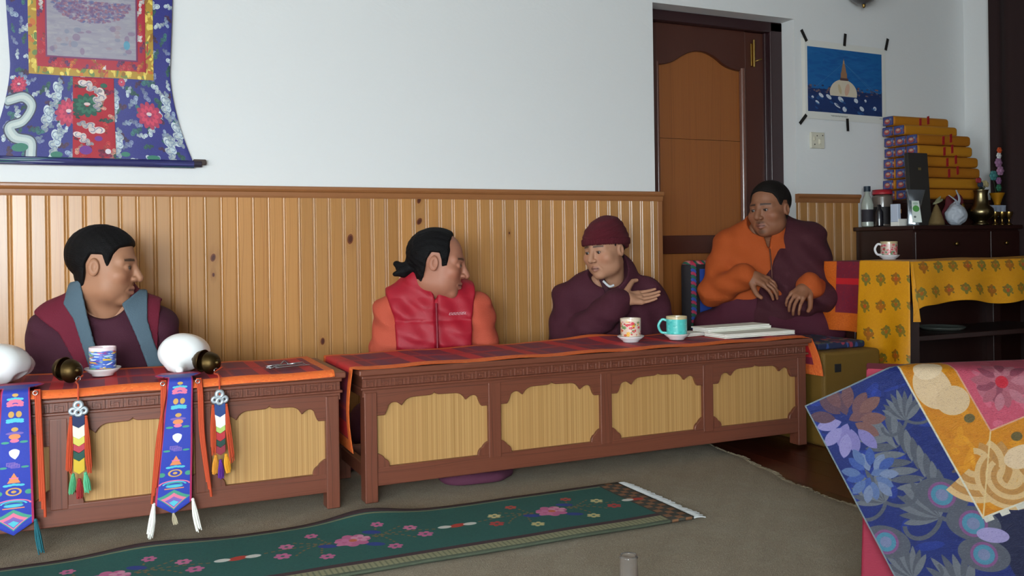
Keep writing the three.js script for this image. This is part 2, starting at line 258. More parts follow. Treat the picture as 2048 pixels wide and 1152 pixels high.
{
  const rx0 = -1.25, rx1 = 1.425, rz0 = 0.985, rz1 = 1.375, LEN = rx1 - rx0, WID = rz1 - rz0, PX = 700;
  const t = ctex(Math.round(LEN * PX), Math.round(WID * PX), (x, w, h) => {
    x.fillStyle = rgb(28, 86, 80); x.fillRect(0, 0, w, h);
    for (let i = 0; i < 9000; i++) { x.fillStyle = rnd() < 0.5 ? rgb(16, 52, 52, 0.3) : rgb(52, 104, 94, 0.25); x.fillRect(rnd() * w, rnd() * h, 2, 2); }
    // borders: far edge on top, near edge at the bottom
    x.fillStyle = rgb(62, 40, 46); x.fillRect(0, 0, w, 13); x.fillRect(0, h - 46, w, 14);
    x.fillStyle = rgb(120, 122, 92); x.fillRect(0, 15, w, 4);
    x.fillStyle = rgb(138, 136, 104); x.fillRect(0, h - 32, w, 26); x.fillStyle = rgb(70, 78, 62); x.fillRect(0, h - 6, w, 6);
    for (let i = 0; i < w; i += 9) { x.fillStyle = rgb(96, 100, 78, 0.7); x.fillRect(i, h - 30, 3, 24); }
    // chequered end band
    const bw = 52; x.fillStyle = rgb(58, 52, 44); x.fillRect(w - bw, 0, bw, h);
    for (let j = 0; j < h; j += 16) for (let i = 0; i < 3; i++) { x.fillStyle = (i + j / 16) % 2 ? rgb(132, 92, 62) : rgb(64, 62, 54); x.fillRect(w - bw + 4 + i * 15, j, 14, 15); }
    const fl = (px, py, r, c, n = 6) => { x.fillStyle = c; for (let k = 0; k < n; k++) { const a = k * 6.283 / n; x.beginPath(); x.ellipse(px + r * 0.75 * Math.cos(a), py + r * 0.75 * Math.sin(a), r * 0.5, r * 0.42, a, 0, 7); x.fill(); } };
    const stem = (x0, y0, x1, y1) => { x.strokeStyle = rgb(116, 92, 62); x.lineWidth = 4; x.setLineDash([7, 5]); x.beginPath(); x.moveTo(x0, y0); x.quadraticCurveTo((x0 + x1) / 2, y0 - 18, x1, y1); x.stroke(); x.setLineDash([]); };
    const cy = h * 0.46;
    const motif = (cx, pink) => {
      for (const s of [-1, 1]) {
        stem(cx, cy, cx + s * 150, cy + s * 4); for (const [dx, dy] of [[52, -42], [64, 44], [98, -38], [106, 34]]) stem(cx + s * 40, cy, cx + s * dx, cy + dy);
        fl(cx + s * 110, cy - 22, 11, pink ? rgb(196, 108, 146) : rgb(196, 182, 130)); fl(cx + s * 124, cy + 22, 12, pink ? rgb(188, 98, 140) : rgb(170, 60, 58)); fl(cx + s * 60, cy - 58, 10, pink ? rgb(190, 98, 140) : rgb(176, 70, 60)); fl(cx + s * 58, cy + 58, 11, pink ? rgb(188, 98, 140) : rgb(190, 176, 122));
        x.fillStyle = rgb(176, 54, 40); x.beginPath(); x.ellipse(cx + s * 188, cy + s * 2, 15, 8, 0, 0, 7); x.fill(); x.fillStyle = rgb(206, 206, 200); x.beginPath(); x.ellipse(cx + s * 168, cy, 13, 8, 0, 0, 7); x.fill();
      }
      x.fillStyle = rgb(36, 56, 132); for (const [dx, dy] of [[-46, 8], [40, -26], [30, 34]]) { x.beginPath(); x.ellipse(cx + dx, cy + dy, 17, 9, 0.5, 0, 7); x.fill(); }
      fl(cx, cy, 25, rgb(186, 96, 138), 7); fl(cx - 16, cy + 4, 15, rgb(196, 112, 152), 5); fl(cx + 14, cy - 6, 14, rgb(206, 140, 166), 5); x.fillStyle = rgb(190, 96, 64); x.beginPath(); x.arc(cx, cy, 7, 0, 7); x.fill();
    };
    const at = X => (X - rx0) * PX; [-0.54, 0.01, 0.56].forEach(X => motif(at(X), true)); motif(at(1.11), false);
  });
  t.wrapS = t.wrapT = THREE.ClampToEdgeWrapping;
  const r = thing('runner_rug', 'narrow dark green runner rug with pink flowers and white fringed end', 'rug');
  const f = (u, v) => { const x = rx0 + LEN * u, z = rz0 + WID * v; const rip = 0.020 * Math.exp(-(((x - 0.64) / 0.11) ** 2)) * Math.exp(-v * 5) + 0.012 * Math.exp(-(((x - 0.1) / 0.12) ** 2)) * Math.exp(-v * 6); return V(x, 0.0185 + rip + 0.0015 * perlin.noise(x * 6, 1, z * 6), z - rip * 0.7 - 0.015 * (1 - u)); };
  const g = sheet((u, v) => f(u, 1 - v), 140, 24, 0.008, 1, 1);
  part(r, 'woven_pile', g, std(0xffffff, 0.95, { map: t, bumpMap: T.fuzz, bumpScale: 0.003 }));
  const fr = []; for (let z = rz0; z < rz1; z += 0.0042) fr.push(tube([[rx1 - 0.004, 0.016, z], [rx1 + 0.018, 0.019, z + rr(-0.004, 0.004)], [rx1 + rr(0.032, 0.048), 0.013, z + rr(-0.008, 0.008)]], 0.0022, 3, 5));
  const fm = part(r, 'fringe', merge(fr), std(0xcdcfcf, 0.9)); fm.userData.kind = 'stuff';
}
// ================================================================ the two low tables
const TF = 0.822, TB = 0.475, TH = 0.40;     // front and back of the tables, height of their tops
function lowTable(x0, x1, posts, name, label) {
  const t = thing(name, label, 'table', [0, 0, 0], 0, 'low carved tables');
  part(t, 'table_top', swapUV(bb(x0 - 0.014, x1 + 0.014, TH - 0.02, TH - 0.002, TB - 0.014, TF + 0.02, 0.005)), M.table);
  part(t, 'cornice', swapUV(merge(bb(x0 - 0.004, x1 + 0.004, TH - 0.03, TH - 0.02, TB, TF + 0.011, 0.003), bb(x0 - 0.006, x1 + 0.006, 0.338, 0.346, TB, TF + 0.010, 0.003))), M.table);
  part(t, 'frieze', swapUV(bb(x0, x1, 0.318, TH - 0.028, TB, TF, 0)), M.table);
  // key-pattern band
  const key = extrude([[0, 0], [0.024, 0], [0.024, 0.012], [0.012, 0.012], [0.012, 0.008], [0.020, 0.008], [0.020, 0.004], [0.004, 0.004], [0.004, 0.017], [0.030, 0.017], [0.030, 0], [0.034, 0], [0.034, 0.021], [0, 0.021]], 0.003, 0.0006);
  const n = Math.floor((x1 - x0 - 0.02) / 0.042), st = (x1 - x0 - 0.012) / n;
  for (let i = 0; i < n; i++) { const k = part(t, 'fret_key', key, M.table); k.position.set(x0 + 0.008 + i * st, 0.3475, TF - 0.0005); }
  posts.forEach((c, i) => { const end = i === 0 || i === posts.length - 1, w = end ? 0.019 : 0.021; part(t, end ? 'leg' : 'post', bb(c - w, c + w, end ? 0.0125 : 0.10, 0.33, end ? TF - 0.045 : TF - 0.02, TF + (end ? 0.004 : 0.001), 0.003), M.table); });
  for (const c of [posts[0], posts.at(-1)]) part(t, 'leg', bb(c - 0.019, c + 0.019, 0.0125, 0.33, TB, TB + 0.04, 0.003), M.table);
  part(t, 'bottom_rail', swapUV(bb(x0 + 0.005, x1 - 0.005, 0.058, 0.112, TF - 0.022, TF, 0.003)), M.table);
  part(t, 'back_rail', swapUV(bb(x0 + 0.005, x1 - 0.005, 0.058, 0.112, TB + 0.005, TB + 0.027, 0.003)), M.table);
  for (const c of [posts[0], posts.at(-1)]) part(t, 'end_rail', bb(c - 0.012, c + 0.012, 0.075, 0.115, TB + 0.03, TF - 0.03, 0.003), M.table);
  for (let i = 0; i + 1 < posts.length; i++) {
    const a = posts[i] + 0.018, b = posts[i + 1] - 0.018, m = (a + b) / 2, w = (b - a) / 2, s = new THREE.Shape();
    s.moveTo(a, 0.325); s.lineTo(a, 0.263);
    const half = [[0.13, 0.263, 'l'], [0.20, 0.290, 0.16, 0.268], [0.36, 0.296, 0.27, 0.303], [0.43, 0.287, 0.40, 0.292], [0.62, 0.309, 0.49, 0.307], [0.92, 0.310, 0.8, 0.3095], [1, 0.318, 0.975, 0.312]];
    for (const q of half) q[2] === 'l' ? s.lineTo(a + q[0] * w, q[1]) : s.quadraticCurveTo(a + q[2] * w, q[3], a + q[0] * w, q[1]);
    for (let k = half.length - 1; k >= 0; k--) { const q = half[k], pr = half[k - 1] ?? [0, 0.263]; q[2] === 'l' ? s.lineTo(b, 0.263) : s.quadraticCurveTo(b - q[2] * w, q[3], b - pr[0] * w, pr[1]); }
    s.lineTo(b, 0.325); s.closePath();
    part(t, 'scalloped_apron', swapUV(extrude(s, 0.010, 0.0015).translate(0, 0, TF - 0.012)), M.table);
    part(t, 'panel', bb(a - 0.008, b + 0.008, 0.10, 0.325, TF - 0.020, TF - 0.013), M.straw, 'pale straw-coloured ribbed panel');
    for (const sg of [1, -1]) {
      const q = new THREE.Shape(), ox = sg > 0 ? a - 0.003 : b + 0.003, X = k => ox + sg * k; q.moveTo(X(0), 0.108); q.lineTo(X(0.040), 0.108); q.quadraticCurveTo(X(0.041), 0.128, X(0.026), 0.134); q.quadraticCurveTo(X(0.016), 0.150, X(0), 0.152); q.closePath();
      part(t, 'corner_bracket', extrude(q, 0.010, 0.001).translate(0, 0, TF - 0.012), M.table);
    }
  }
  return t;
}
lowTable(-0.80, 0.615, [-0.78, -0.44, -0.10, 0.245, 0.592], 'low_table', 'carved brown low table with conch shells and blue mug on it');
lowTable(0.68, 2.325, [0.703, 1.093, 1.487, 1.891, 2.303], 'low_table', 'long carved brown low table with four arched straw panels');

// ---- tablecloths
function stripeCloth(x, w, h) {      // w along the table, h across it
  x.fillStyle = rgb(128, 34, 56); x.fillRect(0, 0, w, h);
  for (let i = 0; i < w; i += 190) { x.fillStyle = rgb(196, 34, 40); x.fillRect(i + 40, 0, 46, h); x.fillStyle = rgb(160, 46, 48); x.fillRect(i + 120, 0, 10, h); x.fillStyle = rgb(104, 40, 72, 0.7); x.fillRect(i + 140, 0, 36, h); }
  x.fillStyle = rgb(176, 36, 44, 0.8); x.fillRect(0, h * 0.46, w, h * 0.09);
  for (let i = 0; i < 9000; i++) { x.fillStyle = rnd() < 0.5 ? rgb(60, 14, 30, 0.2) : rgb(220, 100, 90, 0.12); x.fillRect(rnd() * w, rnd() * h, 3, 1.4); }
  const edge = (a, b, c, d) => { x.fillStyle = rgb(226, 104, 42); x.fillRect(a, b, c, d); for (let i = 0; i < 700; i++) { x.fillStyle = rnd() < 0.5 ? rgb(246, 150, 66, 0.5) : rgb(190, 66, 26, 0.4); x.fillRect(a + rnd() * c, b + rnd() * d, rr(3, 12), rr(1, 3)); } };
  edge(0, 0, w, 34); edge(0, h - 40, w, 40); edge(0, 0, 36, h); edge(w - 36, 0, 36, h);
}
T.stripe = ctex(2048, 420, stripeCloth);
const clothM = (map, extra = {}) => phys(0xffffff, 0.62, { map, bumpMap: T.cloth, bumpScale: 0.0008, sheen: 0.06, sheenRoughness: 0.5, side: THREE.DoubleSide, ...extra });
{
  const map = T.stripe.clone(); map.wrapS = map.wrapT = THREE.ClampToEdgeWrapping;
  const c1 = thing('tablecloth', 'orange-bordered maroon striped cloth under the blue mug and conch shells', 'tablecloth', [0, 0, 0], 0, 'striped tablecloths');
  const wav = (x, z) => 0.0016 * Math.sin(x * 23) + 0.0014 * perlin.noise(x * 9, 2, z * 9);
  const f1 = (u, v) => {               // v from the back edge to the front, the last part over the front edge
    const x = -0.79 + 1.385 * u, s = 0.385 * v, flat = 0.363; const ex = Math.max(0, s - flat);
    return V(x, TH + 0.003 + wav(x, s) - Math.min(ex, 0.004) * 0.3 - ex * 0.7, TB + 0.0 + Math.min(s, flat) + 0.5 * ex);
  };
  const g = sheet((u, v) => f1(u, 1 - v), 120, 30, 0.0022); part(c1, 'fabric', g, clothM(map));
  const c2 = thing('tablecloth', 'orange-bordered maroon striped cloth on the long table, hanging over both ends', 'tablecloth', [0, 0, 0], 0, 'striped tablecloths');
  const map2 = map.clone();
  const hl = 0.245, len = 1.665, hr = 0.14, tot = hl + len + hr, xa = 0.662;
  const f2 = (u, v) => {
    const s = u * tot, zz = 0.362 * v; let x, y;
    const R = 0.008;
    if (s < hl) { const d = hl - s; y = TH + 0.004 - d; x = xa - 0.004 - R - 0.010 * Math.sin(d * 12) * (0.3 + v) + 0.02 * d; }
    else if (s < hl + len) { x = xa + (s - hl); y = TH + 0.004 + wav(x, zz) ; if (v > 0.96) y -= 0.004; }
    else { const d = s - hl - len; y = TH + 0.002 - d; x = xa + len + 0.006 + R + 0.10 * d * v + 0.012 * Math.sin(d * 20) * v; }
    const hang = s < hl ? (hl - s) : s > hl + len ? s - hl - len : 0;
    const zed = TB - 0.004 + zz - (s < hl ? 0.06 * hang * v : 0) + (s > hl + len ? 0.28 * hang * v : 0);
    // the cloth lies a little askew: back edge rucked up near the middle
    const ruck = 0.014 * Math.exp(-(((x - 1.62) / 0.12) ** 2)) * Math.exp(-v * 6);
    return V(x, y + ruck, zed);
  };
  const g2 = sheet((u, v) => f2(u, 1 - v), 260, 30, 0.0022); part(c2, 'fabric', g2, clothM(map2));
}
// ================================================================ signed-distance modelling
const clamp = (x, a, b) => x < a ? a : x > b ? b : x;
const smin = (a, b, k) => { const h = clamp(0.5 + 0.5 * (b - a) / k, 0, 1); return b + (a - b) * h - k * h * (1 - h); };
const smax = (a, b, k) => -smin(-a, -b, k);
const capD = (x, y, z, a, b, ra, rb) => { const bx = b[0] - a[0], by = b[1] - a[1], bz = b[2] - a[2], px = x - a[0], py = y - a[1], pz = z - a[2], t = clamp((px * bx + py * by + pz * bz) / (bx * bx + by * by + bz * bz + 1e-12), 0, 1); const dx = px - bx * t, dy = py - by * t, dz = pz - bz * t; return Math.sqrt(dx * dx + dy * dy + dz * dz) - (ra + (rb - ra) * t); };
const ellD = (x, y, z, c, r) => { const px = (x - c[0]) / r[0], py = (y - c[1]) / r[1], pz = (z - c[2]) / r[2], k0 = Math.sqrt(px * px + py * py + pz * pz), qx = px / r[0], qy = py / r[1], qz = pz / r[2], k1 = Math.sqrt(qx * qx + qy * qy + qz * qz); return k0 < 1e-6 ? -Math.min(...r) : k0 * (k0 - 1) / k1; };
const polyD = (x, y, P) => { let d = 1e9, s = 1; for (let i = 0, j = P.length - 1; i < P.length; j = i++) { const ex = P[j][0] - P[i][0], ey = P[j][1] - P[i][1], wx = x - P[i][0], wy = y - P[i][1], t = clamp((wx * ex + wy * ey) / (ex * ex + ey * ey), 0, 1), bx = wx - ex * t, by = wy - ey * t; d = Math.min(d, bx * bx + by * by); const c0 = y >= P[i][1], c1 = y < P[j][1], c2 = ex * wy > ey * wx; if ((c0 && c1 && c2) || (!c0 && !c1 && !c2)) s = -s; } return s * Math.sqrt(d); };
function nets(fn, lo, hi, cell, lip = 1.7) {        // surface nets: one vertex for each cell the surface crosses
  const nx = Math.ceil((hi[0] - lo[0]) / cell) + 1, ny = Math.ceil((hi[1] - lo[1]) / cell) + 1, nz = Math.ceil((hi[2] - lo[2]) / cell) + 1, F = new Float32Array(nx * ny * nz), B = 4, at = (i, j, k) => i + nx * (j + ny * k);
  for (let k = 0; k < nz; k += B) for (let j = 0; j < ny; j += B) for (let i = 0; i < nx; i += B) {
    const far = fn(lo[0] + (i + 1.5) * cell, lo[1] + (j + 1.5) * cell, lo[2] + (k + 1.5) * cell), skip = Math.abs(far) > cell * 2.7 * lip;
    for (let c = k; c < Math.min(k + B, nz); c++) for (let b = j; b < Math.min(j + B, ny); b++) for (let a = i; a < Math.min(i + B, nx); a++) F[at(a, b, c)] = skip ? far : fn(lo[0] + a * cell, lo[1] + b * cell, lo[2] + c * cell);
  }
  const id = new Int32Array(nx * ny * nz).fill(-1), P = [], idx = [];
  const E = [[0, 1], [2, 3], [4, 5], [6, 7], [0, 2], [1, 3], [4, 6], [5, 7], [0, 4], [1, 5], [2, 6], [3, 7]];
  for (let k = 0; k + 1 < nz; k++) for (let j = 0; j + 1 < ny; j++) for (let i = 0; i + 1 < nx; i++) {
    const v = []; let m = 0; for (let q = 0; q < 8; q++) { const s = F[at(i + (q & 1), j + (q >> 1 & 1), k + (q >> 2))]; v.push(s); if (s < 0) m |= 1 << q; }
    if (m === 0 || m === 255) continue;
    let x = 0, y = 0, z = 0, n = 0;
    for (const [a, b] of E) { if ((m >> a & 1) === (m >> b & 1)) continue; const t = v[a] / (v[a] - v[b]); x += (a & 1) + t * ((b & 1) - (a & 1)); y += (a >> 1 & 1) + t * ((b >> 1 & 1) - (a >> 1 & 1)); z += (a >> 2) + t * ((b >> 2) - (a >> 2)); n++; }
    id[at(i, j, k)] = P.length / 3; P.push(lo[0] + (i + x / n) * cell, lo[1] + (j + y / n) * cell, lo[2] + (k + z / n) * cell);
  }
  const quad = (a, b, c, d, f) => { if (a < 0 || b < 0 || c < 0 || d < 0) return; f ? idx.push(a, b, c, a, c, d) : idx.push(a, c, b, a, d, c); };
  for (let k = 1; k + 1 < nz; k++) for (let j = 1; j + 1 < ny; j++) for (let i = 1; i + 1 < nx; i++) {
    const s = F[at(i, j, k)] < 0;
    if (s !== F[at(i + 1, j, k)] < 0) quad(id[at(i, j - 1, k - 1)], id[at(i, j, k - 1)], id[at(i, j, k)], id[at(i, j - 1, k)], s);
    if (s !== F[at(i, j + 1, k)] < 0) quad(id[at(i - 1, j, k - 1)], id[at(i - 1, j, k)], id[at(i, j, k)], id[at(i, j, k - 1)], s);
    if (s !== F[at(i, j, k + 1)] < 0) quad(id[at(i - 1, j - 1, k)], id[at(i, j - 1, k)], id[at(i, j, k)], id[at(i - 1, j, k)], s);
  }
  const g = new THREE.BufferGeometry(); g.setAttribute('position', new THREE.Float32BufferAttribute(P, 3)); g.setIndex(idx);
  const e = cell * 0.6, N = new Float32Array(P.length);
  for (let i = 0; i < P.length; i += 3) { const [x, y, z] = [P[i], P[i + 1], P[i + 2]]; let a = fn(x + e, y, z) - fn(x - e, y, z), b = fn(x, y + e, z) - fn(x, y - e, z), c = fn(x, y, z + e) - fn(x, y, z - e); const l = Math.hypot(a, b, c) || 1; N[i] = a / l; N[i + 1] = b / l; N[i + 2] = c / l; }
  g.setAttribute('normal', new THREE.BufferAttribute(N, 3));
  const uv = new Float32Array(P.length / 3 * 2); for (let i = 0; i < P.length / 3; i++) { uv[2 * i] = P[3 * i] + 0.7 * P[3 * i + 2]; uv[2 * i + 1] = P[3 * i + 1] + 0.25 * P[3 * i + 2]; }
  g.setAttribute('uv', new THREE.BufferAttribute(uv, 2));
  return g;
}
// ================================================================ things on the low tables
const topY = TH + 0.0075;
function tassel(top, len, w, n, lean = [0, 0]) {        // a bound head and a skirt of threads
  const [x, y, z] = top, gs = [sph(w * 0.55, x, y, z, 10, 8)];
  for (let i = 0; i < n; i++) { const a = i * 2.4, r = w * Math.sqrt(i / n), dx = r * Math.cos(a), dz = r * Math.sin(a) * 0.6, l = len * rr(0.86, 1.06); gs.push(tube([[x + dx * 0.3, y, z + dz * 0.3], [x + dx + lean[0] * 0.4, y - l * 0.5, z + dz + lean[1] * 0.4], [x + dx * 0.95 + lean[0], y - l, z + dz + lean[1]]], w * 0.2, 4, 5)); }
  return merge(gs);
}
T.strap = ctex(192, 1024, (x, w, h) => {
  x.fillStyle = rgb(38, 58, 168); x.fillRect(0, 0, w, h);
  for (let i = 0; i < 5000; i++) { x.fillStyle = rnd() < 0.5 ? rgb(24, 40, 140, 0.3) : rgb(66, 92, 200, 0.3); x.fillRect(rnd() * w, rnd() * h, 3, 1.5); }
  x.save(); x.translate(w / 2, 0); x.scale(1.32, 1); x.translate(-w / 2, 0);
  const C = { pink: rgb(226, 116, 150), aqua: rgb(82, 190, 206), gold: rgb(206, 160, 84), white: rgb(226, 226, 224), orange: rgb(228, 138, 86), purple: rgb(120, 96, 176), green: rgb(66, 152, 128) };
  const m = w / 2, pet = (cy, n, r, ry, c) => { x.fillStyle = c; for (let k = 0; k < n; k++) { const a = Math.PI + Math.PI * (k + 0.5) / n; x.beginPath(); x.ellipse(m + r * 0.62 * Math.cos(a), cy + ry * 0.62 * Math.sin(a), r * 0.3, ry * 0.36, a, 0, 7); x.fill(); } };
  const blob = (cx, cy, rx, ry, c) => { x.fillStyle = c; x.beginPath(); x.ellipse(cx, cy, rx, ry, 0, 0, 7); x.fill(); };
  const cloud = (cy, c) => { for (let k = -2; k <= 2; k++) blob(m + k * 15, cy + Math.abs(k) * 3, 12, 9, c); };
  // from the top: lotus, fish, vase, conch, knot, banner, wheel, parasol, peaks
  blob(m, 60, 16, 14, C.gold); cloud(86, C.aqua); pet(130, 5, 48, 40, C.pink); cloud(134, C.pink);
  cloud(242, C.aqua); for (const s of [-1, 1]) blob(m + s * 18, 206, 14, 24, C.gold); cloud(256, C.aqua);
  blob(m, 318, 16, 16, C.gold); blob(m, 348, 40, 12, C.purple); blob(m, 372, 26, 20, C.orange); blob(m, 402, 20, 14, C.pink); for (const s of [-1, 1]) blob(m + s * 40, 414, 18, 9, C.green);
  x.fillStyle = C.white; x.beginPath(); x.moveTo(m - 22, 478); x.quadraticCurveTo(m, 448, m + 22, 478); x.quadraticCurveTo(m + 24, 510, m + 4, 540); x.quadraticCurveTo(m - 26, 512, m - 22, 478); x.fill();
  x.strokeStyle = C.purple; x.lineWidth = 6; for (let k = -1; k <= 1; k++) { x.strokeRect(m - 20 + k * 9, 572 + k * 8, 32, 22); } blob(m - 44, 600, 16, 8, C.green); blob(m + 44, 600, 16, 8, C.green);
  x.fillStyle = C.orange; x.beginPath(); x.moveTo(m, 640); x.lineTo(m + 26, 716); x.lineTo(m - 26, 716); x.fill(); x.fillStyle = C.pink; x.fillRect(m - 18, 676, 36, 9); cloud(728, C.aqua);
  x.strokeStyle = C.gold; x.lineWidth = 9; x.beginPath(); x.arc(m, 782, 26, 0, 7); x.stroke(); blob(m, 782, 10, 10, C.gold); for (const s of [-1, 1]) blob(m + s * 56, 790, 14, 18, C.green);
  x.lineWidth = 8; [[C.pink, 62], [C.aqua, 46], [C.green, 30]].forEach(([c, r]) => { x.strokeStyle = c; x.beginPath(); x.ellipse(m, 876, r, r * 0.55, 0, Math.PI, 0); x.stroke(); }); blob(m, 886, 36, 12, C.aqua); x.strokeStyle = C.orange; x.beginPath(); x.moveTo(m - 40, 906); x.lineTo(m + 40, 906); x.stroke();
  [[C.green, 70], [C.pink, 52], [C.purple, 36], [C.aqua, 20]].forEach(([c, r]) => { x.fillStyle = c; x.beginPath(); x.moveTo(m, 986 - r); x.lineTo(m + r, 986 - r * 0.2); x.lineTo(m, 986 + r * 0.3); x.lineTo(m - r, 986 - r * 0.2); x.fill(); });
  x.restore(); x.fillStyle = rgb(178, 42, 92); x.fillRect(0, 0, 11, h); x.fillRect(w - 11, 0, 11, h); x.fillRect(0, 0, w, 10);
});
T.strap.wrapS = T.strap.wrapT = THREE.ClampToEdgeWrapping;
const conchM = phys(0xf6f8f8, 0.3, { clearcoat: 0.4, clearcoatRoughness: 0.2 });
const redCord = std(0xb8431f, 0.8), strapM = phys(0xffffff, 0.55, { map: T.strap, bumpMap: T.cloth, bumpScale: 0.0006, sheen: 0.3 });
function conch(cx, cz, sx, tasselColor, label, bottomY, lean) {
  const t = thing('conch_trumpet', label, 'conch shell', [cx, topY, cz], 0, 'white conch shells with brocade straps');
  const fn = (x, y, z) => {
    let d = ellD(x, y, z, [0, 0.052, 0], [0.066, 0.053, 0.062]);
    d = smin(d, ellD(x, y, z, [0.028, 0.046, -0.03], [0.05, 0.044, 0.05]), 0.02);
    d = smin(d, ellD(x, y, z, [0.052, 0.040, -0.066], [0.03, 0.03, 0.03]), 0.008);
    d = smin(d, ellD(x, y, z, [0.064, 0.037, -0.092], [0.018, 0.018, 0.019]), 0.006);
    d = smin(d, capD(x, y, z, [0.066, 0.036, -0.105], [0.072, 0.035, -0.122], 0.010, 0.004), 0.004);
    d = smin(d, capD(x, y, z, [-0.01, 0.022, 0.03], [-0.015, 0.012, 0.085], 0.034, 0.012), 0.02);
    d = smax(d, -capD(x, y, z, [0.052, 0.006, 0.062], [0.058, 0.012, -0.02], 0.016, 0.02), 0.006);
    d += 0.0006 * Math.sin(95 * (x * 0.5 + z) + 3 * y * 20);
    return smax(d, -y + 0.001, 0.006);
  };
  part(t, 'shell', nets(fn, [-0.09, -0.01, -0.14], [0.1, 0.12, 0.11], 0.004), conchM);
  // brocade strap from under the shell, over the table edge and down its front
  const L0 = 0.125, drop = topY - bottomY, tot = L0 + drop, zf = TF + 0.034 - cz, zs = zf - L0;
  const f = (u, v) => { const s = v * tot; let y, z; if (s < L0 - 0.02) { y = 0.006; z = zs + s; } else if (s < L0 + 0.01) { const k = (s - L0 + 0.02) / 0.03; y = 0.006 - 0.012 * k * k; z = zs + L0 - 0.02 + 0.02 * Math.sin(k * 1.57); } else { y = -0.006 - (s - L0 - 0.01); z = zf + 0.002 * Math.sin(s * 25); }
    const wd = v < 0.2 ? 0.040 + 0.018 * Math.exp(-(((v - 0.1) / 0.06) ** 2)) : 0.029 + 0.016 * (v - 0.2) / 0.8;
    const tip = v > 0.93 ? (v - 0.93) / 0.07 : 0, q = (u - 0.5) * 2; return V(sx + q * wd + lean * Math.max(0, v - 0.25), y - (1 - Math.abs(q)) * 0.028 * tip * 1 + 0.0, z + 0.002 * (1 - q * q)); };
  const sg0 = sheet((u, v) => f(u, 1 - v), 14, 90, 0.0024); { const uv = sg0.attributes.uv; for (let i = 0; i < uv.count; i++) { const s = (1 - uv.getY(i)) * tot; uv.setY(i, 1 - (s < L0 ? 0.03 * s / L0 : 0.03 + 0.97 * (s - L0) / drop)); } }
  const st = part(t, 'brocade_strap', sg0, strapM, 'blue brocade strap embroidered with lucky signs, magenta edges');
  const lo = v => f(0, v), ro = v => f(1, v);
  for (const s of [-1, 1]) {
    const e = s < 0 ? lo(0.3) : ro(0.3);
    part(st, 'cord', merge([0, 1, 2].map(k => tube([[e.x + s * 0.012 + 0.004 * k, 0.002, zf - 0.01], [e.x + s * 0.014 + 0.004 * k, -0.03, zf + 0.004], [e.x + s * 0.017 + 0.004 * k * s, -0.14, zf + 0.003], [e.x + s * (0.020 + (sx < 0 ? 0.012 : 0)) + 0.005 * k * s, -0.27 - 0.02 * k, zf + 0.003]], 0.0035, 20, 6))), redCord, 'long rust-red side cord');
    part(st, 'ring', new THREE.TorusGeometry(0.005, 0.0014, 6, 14).translate(e.x + s * 0.012, -0.004, zf + 0.004), M.silver);
    const b = s < 0 ? lo(0.985) : ro(0.985); part(st, 'tassel', tassel([b.x + s * 0.003, b.y - 0.004, b.z + 0.002], Math.max(0.03, b.y + topY - 0.02), 0.008, 16, [s * 0.012, 0.02]), std(tasselColor, 0.75));
  }
  const mid = f(0.5, 1); if (tasselColor === 0xe9e8e0) part(st, 'tassel', tassel([mid.x, mid.y, mid.z], 0.022, 0.006, 10, [0.004, 0.02]), std(0xb9ae92, 0.8));
  return t;
}
conch(-0.245, 0.672, 0.055, 0x0b5a66, 'white conch shell with blue embroidered strap ending in teal tassels', 0.085, -0.012);
conch(0.210, 0.640, -0.022, 0xe9e8e0, 'white conch shell with blue embroidered strap ending in white tassels', 0.088, -0.03);

